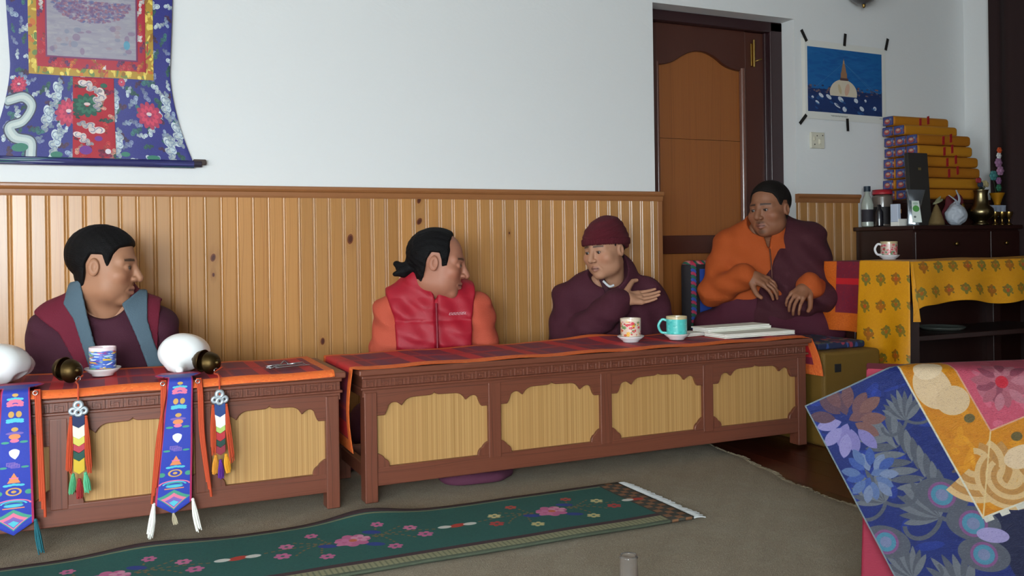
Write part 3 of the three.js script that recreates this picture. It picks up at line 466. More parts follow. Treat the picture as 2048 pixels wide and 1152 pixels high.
// pair of bronze hand cymbals lying rim to rim, with a colourful pendant over the table edge
const cupG = (() => { const o = [[0, 0.0265], [0.009, 0.0255], [0.018, 0.0215], [0.025, 0.0145], [0.0285, 0.006], [0.0305, 0.001], [0.0315, -0.0015], [0.0290, -0.0015], [0.0255, 0.005], [0.022, 0.012], [0.015, 0.0175], [0.008, 0.0205], [0, 0.0212]]; return lathe(o, 36); })();
const boss = lathe([[0, 0.034], [0.005, 0.033], [0.0075, 0.029], [0.0085, 0.024]], 20);
function cymbals(cx, cz, px, colors, label) {
  const t = thing('hand_cymbals', label, 'cymbals', [cx, topY, cz], 0, 'bronze cymbals with braided pendants');
  const rim = 0.0325;
  const put = (name, m4) => { const m = part(t, name, merge(cupG, boss), M.bronze); m.applyMatrix4(m4); return m; };
  const aim = (p, d) => new THREE.Matrix4().compose(V(...p), new THREE.Quaternion().setFromUnitVectors(V(0, 1, 0), V(...d).normalize()), V(1, 1, 1));
  put('cymbal', aim([-0.012, rim + 0.001, -0.016], [-0.75, 0.12, -0.65])); put('cymbal', aim([0.006, rim - 0.004, 0.002], [0.62, 0.10, 0.78]));
  const zf = TF + 0.036 - cz, y0 = 0.004;
  part(t, 'cord', tube([[0.034, 0.016, 0.014], [px * 0.8, y0 + 0.002, 0.04], [px, y0, zf - 0.008], [px, -0.015, zf + 0.001], [px, -0.05, zf]], 0.0025, 24, 6), redCord);
  part(t, 'ring', new THREE.TorusGeometry(0.006, 0.0015, 6, 16).rotateY(0.6).translate(px * 0.7 + 0.006, 0.010, 0.03), M.silver);
  const pe = part(t, 'pendant', merge([[0, -0.042, 0.013], [-0.012, -0.056, 0.011], [0.012, -0.056, 0.011], [0, -0.060, 0.012]].map(([x, y, r]) => new THREE.TorusGeometry(r * 0.6, r * 0.42, 8, 18).translate(px + x, y, zf + 0.002))), std(0xaeb6bc, 0.45, { metalness: 0.5 }), 'silver-white knotted cloud at the top');
  const seg = (y0, y1, w, c) => part(pe, 'braid', extrude([[px - w, y1 + 0.008], [px, y1], [px + w, y1 + 0.008], [px + w, y0 + 0.004], [px, y0 - 0.004], [px - w, y0 + 0.004]], 0.005, 0.001).translate(0, 0, zf - 0.001), std(c, 0.75));
  let y = -0.070; for (const [c, h] of colors.stack) { seg(y, y - h, 0.013 - 0.0006 * (-y - 0.07) * 20, c); y -= h * 0.92; }
  for (const s of [-1, 1]) part(pe, 'side_tassel', tassel([px + s * 0.017, -0.072, zf + 0.002], 0.135 + 0.012 * s * colors.k, 0.007, 18, [s * 0.006 + 0.006 * colors.k, 0.002]), redCord, 'long rust-red side tassel');
  colors.end.forEach(([dx, c], k) => part(pe, 'end_tassel', tassel([px + dx, y - 0.004 - (dx === 0 ? 0.014 : 0), zf + 0.002], 0.046, 0.008, 16, [dx * 0.3, 0.002]), std(c, 0.8)));
  return t;
}
cymbals(-0.078, 0.722, 0.025, { k: 0, stack: [[0x1d2a52, 0.028], [0xd8d4c4, 0.030], [0xc9c05a, 0.020], [0xb03a48, 0.018], [0x1f4a40, 0.022], [0xc9a82e, 0.034]], end: [[-0.014, 0x4fa070], [0.014, 0x58b084], [0, 0x9a2226]] }, 'bronze hand cymbals whose pendant ends in green and red tassels');
cymbals(0.268, 0.742, 0.016, { k: 1, stack: [[0x24407a, 0.032], [0xdfe0dc, 0.032], [0xa6c06a, 0.016], [0xb02a34, 0.022], [0x24443c, 0.018], [0x8a2a3a, 0.022]], end: [[-0.012, 0xd08a28], [0.014, 0xdf9a20], [0, 0x5a1f86]] }, 'bronze hand cymbals whose pendant ends in orange and purple tassels');

// mugs on saucers
function print(bg, cols, n, seedShapes) {
  return ctex(512, 256, (x, w, h) => { x.fillStyle = bg; x.fillRect(0, 0, w, h); for (let i = 0; i < n; i++) { const cx = rnd() * w, cy = rr(0.1, 0.92) * h, r = rr(7, 22); x.fillStyle = cols[i % cols.length]; x.beginPath(); if (seedShapes === 'wave') { x.ellipse(cx, cy, r * 1.7, r * 0.42, rr(-0.5, 0.5), 0, 7); } else { for (let k = 0; k < 5; k++) { const a = k * 1.257; x.moveTo(cx, cy); x.ellipse(cx + r * 0.5 * Math.cos(a), cy + r * 0.5 * Math.sin(a), r * 0.42, r * 0.34, a, 0, 7); } } x.fill(); } });
}
function mug(x, z, y, r, h, map, rimColor, handle, label, group) {
  const t = thing('mug', label, 'mug', [x, y, z], 0, group);
  part(t, 'cup', latheUV(lathe([[0, 0.002], [r * 0.86, 0.002], [r * 0.95, 0.006], [r * 0.97, 0.012], [r, h - 0.010]], 40), h), phys(0xffffff, 0.3, { map, clearcoat: 0.5, clearcoatRoughness: 0.12 }));
  part(t, 'rim', lathe([[r, h - 0.010], [r * 1.005, h - 0.003], [r * 0.985, h], [r * 0.95, h - 0.002], [r * 0.92, h - 0.02], [r * 0.90, 0.008], [0, 0.007]], 40), phys(rimColor, 0.25, { clearcoat: 0.5, clearcoatRoughness: 0.1 }));
  if (handle) { const [ang, c] = handle, g = tube([[r * 0.96, h * 0.80, 0], [r * 1.35, h * 0.84, 0], [r * 1.72, h * 0.55, 0], [r * 1.45, h * 0.24, 0], [r * 0.96, h * 0.20, 0]], 0.0048, 24, 8).rotateY(ang); part(t, 'handle', g, phys(c, 0.3, { clearcoat: 0.4 })); }
  return t;
}
const saucerG = R => lathe([[0, 0.003], [R * 0.45, 0.003], [R * 0.50, 0], [R * 0.58, 0], [R * 0.60, 0.004], [R * 0.85, 0.012], [R, 0.019], [R * 0.99, 0.0215], [R * 0.84, 0.0155], [R * 0.55, 0.0075], [0, 0.007]], 40);
function saucer(x, z, y, R, label) { const t = thing('saucer', label, 'saucer', [x, y, z], 0, 'white saucers'); part(t, 'dish', saucerG(R), M.porcelain); }
saucer(0.004, 0.628, topY, 0.047, 'white saucer under the blue patterned mug'); mug(0.004, 0.628, topY + 0.0075, 0.035, 0.071, print(rgb(70, 104, 190), [rgb(220, 226, 240), rgb(96, 150, 214), rgb(120, 70, 160), rgb(46, 70, 168), rgb(206, 60, 110), rgb(110, 176, 120), rgb(226, 186, 70), rgb(190, 210, 240)], 190, 'wave'), 0xf0d9de, null, 'blue cloud-patterned mug with pink-white rim beside the cymbals');
saucer(1.677, 0.672, topY, 0.047, 'white saucer under the red floral mug on the long table'); mug(1.677, 0.672, topY + 0.0075, 0.036, 0.075, print(rgb(222, 196, 178), [rgb(196, 40, 46), rgb(206, 92, 60), rgb(214, 60, 80), rgb(118, 150, 96), rgb(226, 170, 60)], 120), 0xe7d6bf, null, 'red floral mug on the long table in front of the man in the knit cap');
saucer(1.857, 0.690, topY, 0.046, 'white saucer under the turquoise mug'); mug(1.857, 0.690, topY + 0.0075, 0.037, 0.075, print(rgb(84, 198, 192), [rgb(98, 208, 202), rgb(70, 184, 180), rgb(120, 214, 206)], 90), 0xc9b78e, [Math.PI * 0.82, 0x5cc4be], 'turquoise mug with tan rim and handle beside the white papers');

// long white text sheets on the long table
{
  const stack = (name, label, x0, x1, z0, z1, y0, n, th, turn) => {
    const t = thing(name, label, 'papers', [(x0 + x1) / 2, y0, (z0 + z1) / 2], turn, 'loose white pages on the long table');
    for (let i = 0; i < n; i++) { const w = (x1 - x0) / 2, d = (z1 - z0) / 2, dx = rr(-0.004, 0.004), dz = rr(-0.003, 0.003); part(t, 'page_bundle', rbox(2 * w, th, 2 * d, dx, th * (i + 0.5) + 0.0004 * i, dz, 0.002), i % 2 ? M.white : std(0xe6e4d8, 0.75)); }
  };
  stack('text_pages', 'stack of long loose white text pages on the long table', 2.000, 2.318, 0.655, 0.775, topY, 3, 0.005, 0.0);
  stack('text_pages', 'second, higher white bundle of pages lying across the stack of pages', 1.985, 2.285, 0.60, 0.69, topY + 0.0165, 3, 0.0055, 0.05);
  stack('text_pages', 'grey-white folded page beside the turquoise mug', 1.925, 2.02, 0.56, 0.64, topY, 2, 0.006, 0.2);
}
// folded spectacles on the left cloth
{
  const t = thing('spectacles', 'folded silver spectacles lying on the striped cloth', 'spectacles', [0.478, topY, 0.735], 0.28);
  for (const s of [-1, 1]) { const rim = []; for (let k = 0; k < 20; k++) { const a = k / 20 * 6.283; rim.push([s * 0.034 + 0.024 * Math.cos(a), 0.004 + 0.004 * (1 + Math.sin(a)) , -0.004 + 0.017 * Math.sin(a)]); } part(t, 'lens_rim', tube(rim, 0.0018, 40, 6, true), M.silver); part(t, 'lens', new THREE.CylinderGeometry(0.023, 0.023, 0.0012, 24).scale(1, 1, 0.72).rotateX(-0.2).translate(s * 0.034, 0.0085, -0.004), phys(0xe8eef0, 0.05, { transmission: 0.9, thickness: 0.001 })); }
  part(t, 'bridge', tube([[-0.011, 0.010, -0.004], [0, 0.018, -0.006], [0.011, 0.010, -0.004]], 0.0018, 10, 6), M.silver);
  part(t, 'temple', tube([[-0.060, 0.006, 0.006], [-0.02, 0.005, 0.022], [0.04, 0.005, 0.024], [0.066, 0.003, 0.020]], 0.0022, 16, 6), M.silver); part(t, 'temple', tube([[0.060, 0.006, 0.006], [0.02, 0.009, 0.014], [-0.03, 0.009, 0.018], [-0.058, 0.004, 0.022]], 0.0022, 16, 6), M.silver);
}
// mauve cloth and a small silver scrap under the long table
{
  const t = thing('folded_cloth', 'mauve-maroon cloth lying crumpled on the carpet beneath the long table', 'cloth', [1.07, 0.0135, 0.70]);
  part(t, 'fabric', nets((x, y, z) => { let d = ellD(x, y, z, [0, 0.012, 0], [0.125, 0.034, 0.09]); d = smin(d, capD(x, y, z, [-0.06, 0.02, 0.02], [0.09, 0.026, -0.01], 0.022, 0.026), 0.02); d += 0.004 * Math.sin(38 * x + 22 * z) + 0.003 * Math.sin(60 * z - 20 * x); return smax(d, -y, 0.004); }, [-0.17, -0.01, -0.13], [0.17, 0.08, 0.13], 0.006), std(0x52223a, 0.85, { bumpMap: T.cloth, bumpScale: 0.001 }));
  const s = thing('foil_scrap', 'tiny silver scrap on the carpet under the long table', 'scrap', [0.935, 0.012, 0.612]);
  part(s, 'foil', sheet((u, v) => V((u - 0.5) * 0.012, 0.004 + 0.004 * Math.sin(u * 5 + v * 4), (v - 0.5) * 0.03), 6, 10, 0.001), M.silver);
}
{
  const b = thing('glass_bottle', 'small clear glass bottle standing on the brown carpet, only its neck in view', 'bottle', [0.85, 0.0125, 1.975]);
  part(b, 'glass', lathe([[0, 0.002], [0.026, 0.002], [0.029, 0.006], [0.029, 0.10], [0.026, 0.122], [0.017, 0.140], [0.0155, 0.172], [0.017, 0.176], [0.0155, 0.180], [0.0125, 0.178], [0.0125, 0.142], [0.023, 0.118], [0.026, 0.098], [0.026, 0.006], [0, 0.005]], 32), phys(0xd9d2cc, 0.08, { transmission: 0.92, thickness: 0.004, ior: 1.45 }));
}
// ================================================================ on the walls
const blobs = (x, list) => { for (const [cx, cy, rx, ry, c, a = 0] of list) { x.fillStyle = c; x.beginPath(); x.ellipse(cx, cy, rx, ry, a, 0, 7); x.fill(); } };
function lotus(x, cx, cy, r, c1, c2) { for (const [k, c, n] of [[1, c1, 12], [0.72, c2, 10], [0.45, c1, 8]]) { x.fillStyle = c; for (let i = 0; i < n; i++) { const a = i * 6.283 / n + k; x.beginPath(); x.ellipse(cx + r * k * 0.62 * Math.cos(a), cy + r * k * 0.55 * Math.sin(a), r * k * 0.36, r * k * 0.2, a, 0, 7); x.fill(); } } blobs(x, [[cx, cy - r * 0.1, r * 0.2, r * 0.12, rgb(214, 190, 190)]]); }
function curl(x, cx, cy, s, c, fx = 1) { x.strokeStyle = c; x.lineCap = 'round'; for (const [w, k] of [[11, 1], [8, 1.8], [6, 2.5]]) { x.lineWidth = w * s; x.beginPath(); x.arc(cx + fx * (k - 1) * 12 * s, cy - (k - 1) * 14 * s, 12 * s / k * 1.6, 0.4, 4.9); x.stroke(); } x.lineWidth = 8 * s; x.beginPath(); x.moveTo(cx - fx * 6 * s, cy + 16 * s); x.quadraticCurveTo(cx + fx * 22 * s, cy + 30 * s, cx + fx * 40 * s, cy + 12 * s); x.stroke(); }
function cloudMotif(x, cx, cy, s, c, dir) {      // a trail of curled cloud lobes with a darker inner line
  const [r, g, b] = c, n = 5 + (s > 1 ? 1 : 0); let px = cx, py = cy, a = dir;
  for (let k = 0; k < n; k++) { const q = s * (15 - k * 1.6); x.fillStyle = rgb(r * (1 - 0.06 * k), g * (1 - 0.06 * k), b * (1 - 0.06 * k)); x.beginPath(); x.ellipse(px, py, q, q * 0.72, a, 0, 7); x.fill(); x.strokeStyle = rgb(r * 0.55, g * 0.6, b * 0.75); x.lineWidth = 2.4 * s; x.beginPath(); x.arc(px, py, q * 0.5, a, a + 4.2); x.stroke(); px += q * 1.15 * Math.cos(a); py += q * 1.15 * Math.sin(a); a += (k % 2 ? -1.5 : 1.2); }
}
{
  const cx0 = -0.013, yb = 1.045, yt = 2.3, PX = 1024 / 0.66;
  const t = thing('hanging_scroll', 'blue brocade hanging scroll with yellow- and red-framed painting', 'wall hanging', [0, 0, 0]);
  const hw = y => 0.243 + 0.012 * clamp((y - 1.36) / 0.26, 0, 1) + 0.078 * clamp((1.37 - y) / 0.325, 0, 1) ** 1.7;
  const side = ctex(1024, 1024, (x, w, h) => {     // repeats upward; bottom of the canvas is the foot of the scroll
    x.fillStyle = rgb(40, 42, 122); x.fillRect(0, 0, w, h);
    for (let i = 0; i < 12000; i++) { x.fillStyle = rnd() < 0.5 ? rgb(28, 28, 104, 0.4) : rgb(66, 70, 168, 0.35); x.fillRect(rnd() * w, rnd() * h, 4, 2); }
    const cloud = rgb(196, 208, 214), grey = rgb(122, 132, 166);
    const pal = [[196, 208, 210], [128, 138, 172], [58, 112, 112], [150, 166, 190], [74, 40, 76], [196, 208, 210], [44, 92, 84]]; let q = 0; for (let j = 0; j < 16; j++) for (let i = 0; i < 15; i++) { cloudMotif(x, (i + 0.5 + rr(-0.3, 0.3)) * w / 15, (j + 0.5 + rr(-0.3, 0.3)) * h / 16, rr(0.7, 1.3), pal[(q++ * 5 + j) % 7], rr(0, 6.28)); }
    lotus(x, w * 0.83, h * 0.745, 82, rgb(168, 46, 82), rgb(204, 62, 92)); lotus(x, w * 0.36, h * 0.745, 82, rgb(168, 46, 82), rgb(204, 62, 92)); lotus(x, w * 0.06, h * 0.62, 50, rgb(168, 46, 82), rgb(204, 62, 92)); lotus(x, w * 0.68, h * 0.58, 26, rgb(168, 46, 82), rgb(204, 62, 92));
    // pale scaled serpentine ribbon at the lower left
    const body = [[0.02, 0.70], [0.10, 0.68], [0.15, 0.72], [0.12, 0.80], [0.06, 0.83], [0.10, 0.88], [0.18, 0.90], [0.20, 0.97]]; x.lineCap = 'round'; x.lineJoin = 'round';
    for (const [lw, c] of [[58, rgb(54, 56, 76)], [46, rgb(168, 182, 184)], [20, rgb(196, 206, 202)]]) { x.strokeStyle = c; x.lineWidth = lw; x.beginPath(); new THREE.CatmullRomCurve3(body.map(([a, b]) => V(a * w, b * h, 0))).getPoints(60).forEach((p, i) => i ? x.lineTo(p.x, p.y) : x.moveTo(p.x, p.y)); x.stroke(); }
    for (const [a, b] of [[0.62, 0.66], [0.94, 0.66], [0.62, 0.86], [0.9, 0.88], [0.28, 0.62], [0.30, 0.86], [0.97, 0.80], [0.24, 0.74]]) { cloudMotif(x, a * w, b * h, 1.9, [200, 212, 214], 1.2); cloudMotif(x, a * w + 18, b * h + 40, 1.5, [188, 202, 208], 4.4); }
    blobs(x, [[w * 0.14, h * 0.93, 40, 22, rgb(46, 116, 96)], [w * 0.32, h * 0.96, 30, 16, rgb(46, 116, 96)], [w * 0.8, h * 0.965, 34, 14, rgb(46, 116, 96)], [w * 0.66, h * 0.95, 24, 13, rgb(46, 116, 96)]]);
  }, [1, 0.66 * (1.255 / 0.66) / 1]);
  side.repeat.set(1, (yt - yb) / 0.66);
  const bm = (map, o = {}) => phys(0xffffff, 0.5, { map, bumpMap: T.cloth, bumpScale: 0.0006, sheen: 0.08, sheenRoughness: 0.4, ...o });
  const wave = (x, y) => 0.004 * Math.sin(y * 9 + x * 3) + 0.003 * Math.sin(x * 16);
  const lay = (x0, x1, y0, y1, z, mat, nx = 24, ny = 40, name, label, parent = t, follow = false) => part(parent, name, sheet((u, v) => { const y = y0 + (y1 - y0) * v, k = follow ? hw(y) / hw(y1) : 1; const x = cx0 + (x0 + (x1 - x0) * u) * (follow ? k : 1); return V(x, y, 0.016 + z + wave(x, y)); }, nx, ny, 0.0012), mat, label);
  const fab = part(t, 'brocade_ground', sheet((u, v) => { const y = yb + (yt - yb) * v, x = cx0 + (u - 0.5) * 2 * hw(y); return V(x, y, 0.016 + wave(x, y)); }, 40, 90, 0.0015), bm(side), 'deep blue brocade with clouds and red blooms');
  const gold = ctex(512, 512, (x, w, h) => { x.fillStyle = rgb(176, 138, 44); x.fillRect(0, 0, w, h); for (let i = 0; i < 300; i++) blobs(x, [[rnd() * w, rnd() * h, rr(8, 30), rr(5, 17), [rgb(216, 190, 82), rgb(196, 108, 44), rgb(104, 128, 70), rgb(150, 104, 40), rgb(230, 206, 96), rgb(170, 70, 50)][i % 6], i]]); }, [1.6, 3]);
  const red = ctex(512, 512, (x, w, h) => { x.fillStyle = rgb(168, 28, 50); x.fillRect(0, 0, w, h); for (let i = 0; i < 60; i++) cloudMotif(x, rnd() * w, rnd() * h, 1.1, [[222, 208, 198], [212, 112, 50], [116, 46, 96], [196, 60, 70]][i % 4], rr(0, 6)); }, [1.6, 3]);
  const yA = 1.335, yB = 2.2;
  lay(-0.19, 0.19, yA, yB, 0.0022, bm(gold), 16, 40, 'yellow_border', 'yellow brocade frame'); lay(-0.165, 0.165, yA + 0.026, yB - 0.03, 0.0042, bm(red), 16, 40, 'red_border', 'red brocade frame');
  const pic = ctex(512, 1280, (x, w, h) => {      // softly faded painting: mist, hills of small flowers, a pale seat
    x.fillStyle = rgb(150, 146, 158); x.fillRect(0, 0, w, h); for (let i = 0; i < 900; i++) blobs(x, [[rnd() * w, rnd() * h, rr(8, 40), rr(3, 10), [rgb(166, 164, 172, 0.25), rgb(126, 122, 146, 0.2), rgb(176, 168, 172, 0.2)][i % 3]]]);
    for (let i = 0; i < 700; i++) { const a = rnd() * 3.1416, r = Math.sqrt(rnd()) * 200; blobs(x, [[w / 2 + r * 1.1 * Math.cos(a), h - 330 + r * 0.62 * Math.sin(a), rr(4, 13), rr(3, 8), [rgb(110, 82, 120, 0.7), rgb(92, 96, 142, 0.6), rgb(148, 100, 116, 0.7), rgb(128, 112, 140, 0.6)][i % 4]]]); }
    blobs(x, [[w / 2, h - 420, 72, 60, rgb(70, 92, 140, 0.9)], [w / 2 + 10, h - 430, 42, 46, rgb(190, 192, 200)], [w / 2, h - 372, 56, 12, rgb(196, 184, 170)]]);
    for (let i = 0; i < 26; i++) blobs(x, [[rr(30, w - 30), h - rr(30, 190), rr(8, 22), rr(6, 22), [rgb(126, 104, 132, 0.6), rgb(120, 128, 150, 0.6), rgb(150, 128, 136, 0.5)][i % 3]]]); blobs(x, [[w * 0.88, h - 92, 18, 26, rgb(78, 150, 176, 0.8)]]);
    x.strokeStyle = rgb(118, 60, 100); x.lineWidth = 10; x.strokeRect(4, 4, w - 8, h - 8);
  });
  lay(-0.14, 0.14, yA + 0.058, yB - 0.06, 0.0062, std(0xffffff, 0.6, { map: pic }), 12, 40, 'painting', 'faded mauve and grey painted panel');
  const door = ctex(256, 640, (x, w, h) => { x.fillStyle = rgb(170, 26, 46); x.fillRect(0, 0, w, h); for (let i = 0; i < 2000; i++) { x.fillStyle = rgb(200, 50, 64, 0.3); x.fillRect(rnd() * w, rnd() * h, 4, 2); } for (let i = 0; i < 22; i++) cloudMotif(x, rnd() * w, rnd() * h, 1.2, [[200, 60, 60], [140, 30, 70], [212, 150, 130], [60, 90, 80]][i % 4], rr(0, 6)); lotus(x, w * 0.34, h * 0.33, 100, rgb(36, 84, 72), rgb(52, 110, 88)); cloudMotif(x, w * 0.66, h * 0.17, 2.4, [222, 206, 200], 1.4); cloudMotif(x, w * 0.62, h * 0.62, 2.4, [222, 206, 200], 3.2); cloudMotif(x, w * 0.25, h * 0.07, 2.2, [222, 206, 200], 0.2); cloudMotif(x, w * 0.12, h * 0.68, 2, [222, 206, 200], 0.4); blobs(x, [[w * 0.3, h * 0.86, 38, 34, rgb(112, 52, 140)], [w * 0.82, h * 0.87, 18, 20, rgb(214, 206, 214)], [w * 0.6, h * 0.72, 24, 20, rgb(112, 52, 140)], [w * 0.75, h * 0.09, 22, 18, rgb(44, 96, 78)]]); });
  part(t, 'door_panel', sheet((u, v) => { const y = yb + 0.004 + (yA - yb - 0.006) * v, x = cx0 + 0.002 + (u - 0.5) * 0.128 * (hw(y) / 0.27) ** 0.25; return V(x, y, 0.0185 + wave(x, y)); }, 12, 30, 0.0012), bm(door), 'red brocade strip with a green flower');
  const rod = part(t, 'rod', new THREE.CylinderGeometry(0.0115, 0.0115, 0.685, 16).rotateZ(Math.PI / 2).translate(cx0, yb + 0.006, 0.020), std(0x2c2233, 0.7)); for (const s of [-1, 1]) part(rod, 'rod_end', rbox(0.042, 0.019, 0.019, cx0 + s * 0.337, yb + 0.012, 0.018, 0.003), std(0x3c2a24, 0.6));
  const sl = ctex(512, 64, (x, w, h) => { x.fillStyle = rgb(34, 34, 96); x.fillRect(0, 0, w, h); for (let i = 0; i < 40; i++) blobs(x, [[i * 13.1, rnd() * h, 9, 7, [rgb(46, 110, 96), rgb(150, 160, 176), rgb(60, 60, 130)][i % 3]]]); x.fillStyle = rgb(150, 28, 58); x.fillRect(w * 0.41, 0, w * 0.2, h); });
  part(rod, 'rod_sleeve', new THREE.CylinderGeometry(0.0135, 0.0135, 0.635, 18, 1, true).rotateZ(Math.PI / 2).translate(cx0, yb + 0.004, 0.020), bm(sl));
}
{
  const t = thing('calendar_poster', 'taped-up poster of a white dome with spire under blue sky', 'poster');
  part(t, 'backing_sheet', sheet((u, v) => V(3.078 + 0.03 * u + 0.01 * v * 0, 1.345 + 0.385 * v, 0.003 + 0.002 * Math.sin(v * 4)), 4, 12, 0.0006), M.white);
  const PX = 1800, w0 = 3.098, w1 = 3.622, h0 = 1.342, h1 = 1.722;
  const map = ctex(Math.round((w1 - w0) * PX), Math.round((h1 - h0) * PX), (x, w, h) => {
    x.fillStyle = rgb(226, 226, 220); x.fillRect(0, 0, w, h);
    const a = 24, b = 56, W2 = w - 68, H2 = h - 120;      // printed photograph
    x.save(); x.beginPath(); x.rect(a, b, W2, H2); x.clip(); x.translate(a, b);
    x.fillStyle = rgb(24, 98, 162); x.fillRect(0, 0, W2, H2); for (let i = 0; i < 160; i++) blobs(x, [[rnd() * W2, rnd() * H2 * 0.6, rr(20, 90), rr(5, 16), rnd() < 0.5 ? rgb(14, 70, 140, 0.25) : rgb(38, 110, 176, 0.2), rr(-0.3, 0.3)]]);
    x.fillStyle = rgb(30, 50, 98); x.fillRect(0, H2 * 0.64, W2, H2); for (let i = 0; i < 120; i++) blobs(x, [[rnd() * W2, H2 * rr(0.58, 0.70), rr(4, 18), rr(3, 9), [rgb(70, 78, 110), rgb(126, 96, 96), rgb(40, 52, 92)][i % 3]]]);
    blobs(x, [[W2 * 0.47, H2 * 0.68, W2 * 0.185, H2 * 0.215, rgb(218, 206, 184)], [W2 * 0.52, H2 * 0.62, W2 * 0.03, H2 * 0.10, rgb(214, 156, 132, 0.6), 0.3], [W2 * 0.42, H2 * 0.62, W2 * 0.02, H2 * 0.08, rgb(200, 176, 130, 0.6), -0.3]]);
    x.fillStyle = rgb(30, 54, 106); x.fillRect(0, H2 * 0.73, W2, H2); x.fillStyle = rgb(158, 118, 88); x.fillRect(W2 * 0.435, H2 * 0.36, W2 * 0.085, H2 * 0.11); x.beginPath(); x.moveTo(W2 * 0.44, H2 * 0.37); x.lineTo(W2 * 0.478, H2 * 0.13); x.lineTo(W2 * 0.515, H2 * 0.37); x.fill(); x.fillStyle = rgb(92, 66, 66); x.fillRect(W2 * 0.425, H2 * 0.44, W2 * 0.11, H2 * 0.04); blobs(x, [[W2 * 0.478, H2 * 0.19, 9, 16, rgb(186, 148, 112)]]);
    x.strokeStyle = rgb(150, 176, 200, 0.5); x.lineWidth = 2; for (const [p, q] of [[0.85, 0.6], [0.95, 0.66], [0.1, 0.62]]) { x.beginPath(); x.moveTo(W2 * 0.48, H2 * 0.2); x.lineTo(W2 * p, H2 * q); x.stroke(); }
    for (const [p, q, r, s] of [[0.17, 0.74, 30, 15], [0.27, 0.755, 34, 16], [0.43, 0.78, 36, 20], [0.64, 0.78, 26, 20], [0.77, 0.77, 14, 14], [0.9, 0.88, 20, 18], [0.72, 0.9, 30, 18], [0.48, 0.93, 26, 22], [0.12, 0.85, 24, 11], [0.06, 0.78, 14, 14], [0.38, 0.88, 40, 12]]) blobs(x, [[W2 * p, H2 * q, r, s, rgb(206, 214, 226), 0.5]]); for (let i = 0; i < 30; i++) blobs(x, [[rnd() * W2, H2 * rr(0.76, 1), rr(10, 44), rr(4, 12), [rgb(44, 98, 158, 0.6), rgb(24, 40, 86, 0.6)][i % 2], 0.4]]);
    x.restore();
    x.fillStyle = rgb(120, 126, 120); for (let i = 0; i < 22; i++) x.fillRect(w * 0.3 + i * 9, h - 44 + (i % 3), 5, 9 + (i * 5 % 4)); for (let i = 0; i < 6; i++) x.fillRect(w - 74 + i * 9, h - 48, 5, 7);
  });
  part(t, 'printed_sheet', sheet((u, v) => V(w0 + (w1 - w0) * u, h0 + (h1 - h0) * v - 0.012 * u * 0.5, 0.006 + 0.003 * Math.sin(u * 6) * (1 - v)), 20, 14, 0.0006), std(0xffffff, 0.55, { map }));
  const tape = std(0x23211f, 0.4);
  for (const [x, y, a] of [[3.088, 1.738, 0.55], [3.348, 1.738, -0.12], [3.628, 1.738, -0.28], [3.075, 1.335, -0.75], [3.358, 1.320, 0.05], [3.622, 1.318, 0.14]]) part(t, 'tape', rbox(0.017, 0.062, 0.0012, 0, 0, 0, 0.0004).rotateZ(a).translate(x, y, 0.0125), tape, 'strip of dark adhesive tape');
}
{
  const t = thing('wall_socket', 'cream square electrical switch plate below the poster', 'switch', [3.166, 1.237, 0]);
  const cream = std(0xd8d4c2, 0.45); part(t, 'plate', rbox(0.085, 0.078, 0.012, 0, 0, 0.006, 0.003), cream);
  part(t, 'rocker', rbox(0.014, 0.024, 0.006, 0.012, -0.006, 0.013, 0.002), std(0xe4dfca, 0.4)); part(t, 'rocker', rbox(0.010, 0.020, 0.006, -0.022, 0.008, 0.013, 0.002), std(0xcfc9b4, 0.4));
  for (const [x, y] of [[-0.005, 0.022], [-0.02, -0.02], [0.03, 0.024]]) part(t, 'pin_hole', cyl(0.003, 0.003, 0.001, 0, 0, 0, 10).rotateX(Math.PI / 2).translate(x, y, 0.0124), M.black);
}
{
  const t = thing('wall_lamp', 'unlit grey bowl wall lamp with brass tip above the poster', 'lamp', [3.385, 1.888, 0.10]);
  part(t, 'bowl', lathe([[0.004, 0.004], [0.03, 0.011], [0.058, 0.032], [0.078, 0.064], [0.086, 0.10], [0.083, 0.10], [0.075, 0.066], [0.055, 0.036], [0.028, 0.015], [0.004, 0.009]], 40), phys(0x4d4a48, 0.3, { clearcoat: 0.4 }));
  part(t, 'finial', lathe([[0, -0.012], [0.006, -0.009], [0.008, -0.003], [0.005, 0.002], [0.011, 0.006], [0, 0.010]], 20), M.brass); part(t, 'arm', tube([[0, 0.10, -0.098], [0, 0.12, -0.05], [0, 0.10, 0], [0, 0.02, 0]], 0.007, 20, 8), M.brass); part(t, 'wall_plate', cyl(0.035, 0.035, 0.012, 0, 0, 0, 24).rotateX(Math.PI / 2).translate(0, 0.10, -0.094), M.brass);
}
{
  const t = thing('curtain', 'dark maroon curtain hanging on the wall beside the altar', 'curtain', [0, 0, 0]);
  part(t, 'fabric', sheet((u, v) => V(4.150 + 0.022 * Math.sin(u * 60), 0.1 + 2.25 * v, 0.185 + 1.5 * u), 160, 10, 0.003), std(0x240b0b, 0.85));
  part(t, 'rail', cyl(0.010, 0.010, 1.6, 0, 0, 0, 12).rotateX(Math.PI / 2).translate(4.15, 2.36, 0.95), M.brass);
  for (const z of [0.25, 1.65]) part(t, 'bracket', bb(4.15, 4.2, 2.352, 2.368, z - 0.01, z + 0.01), M.brass);
}
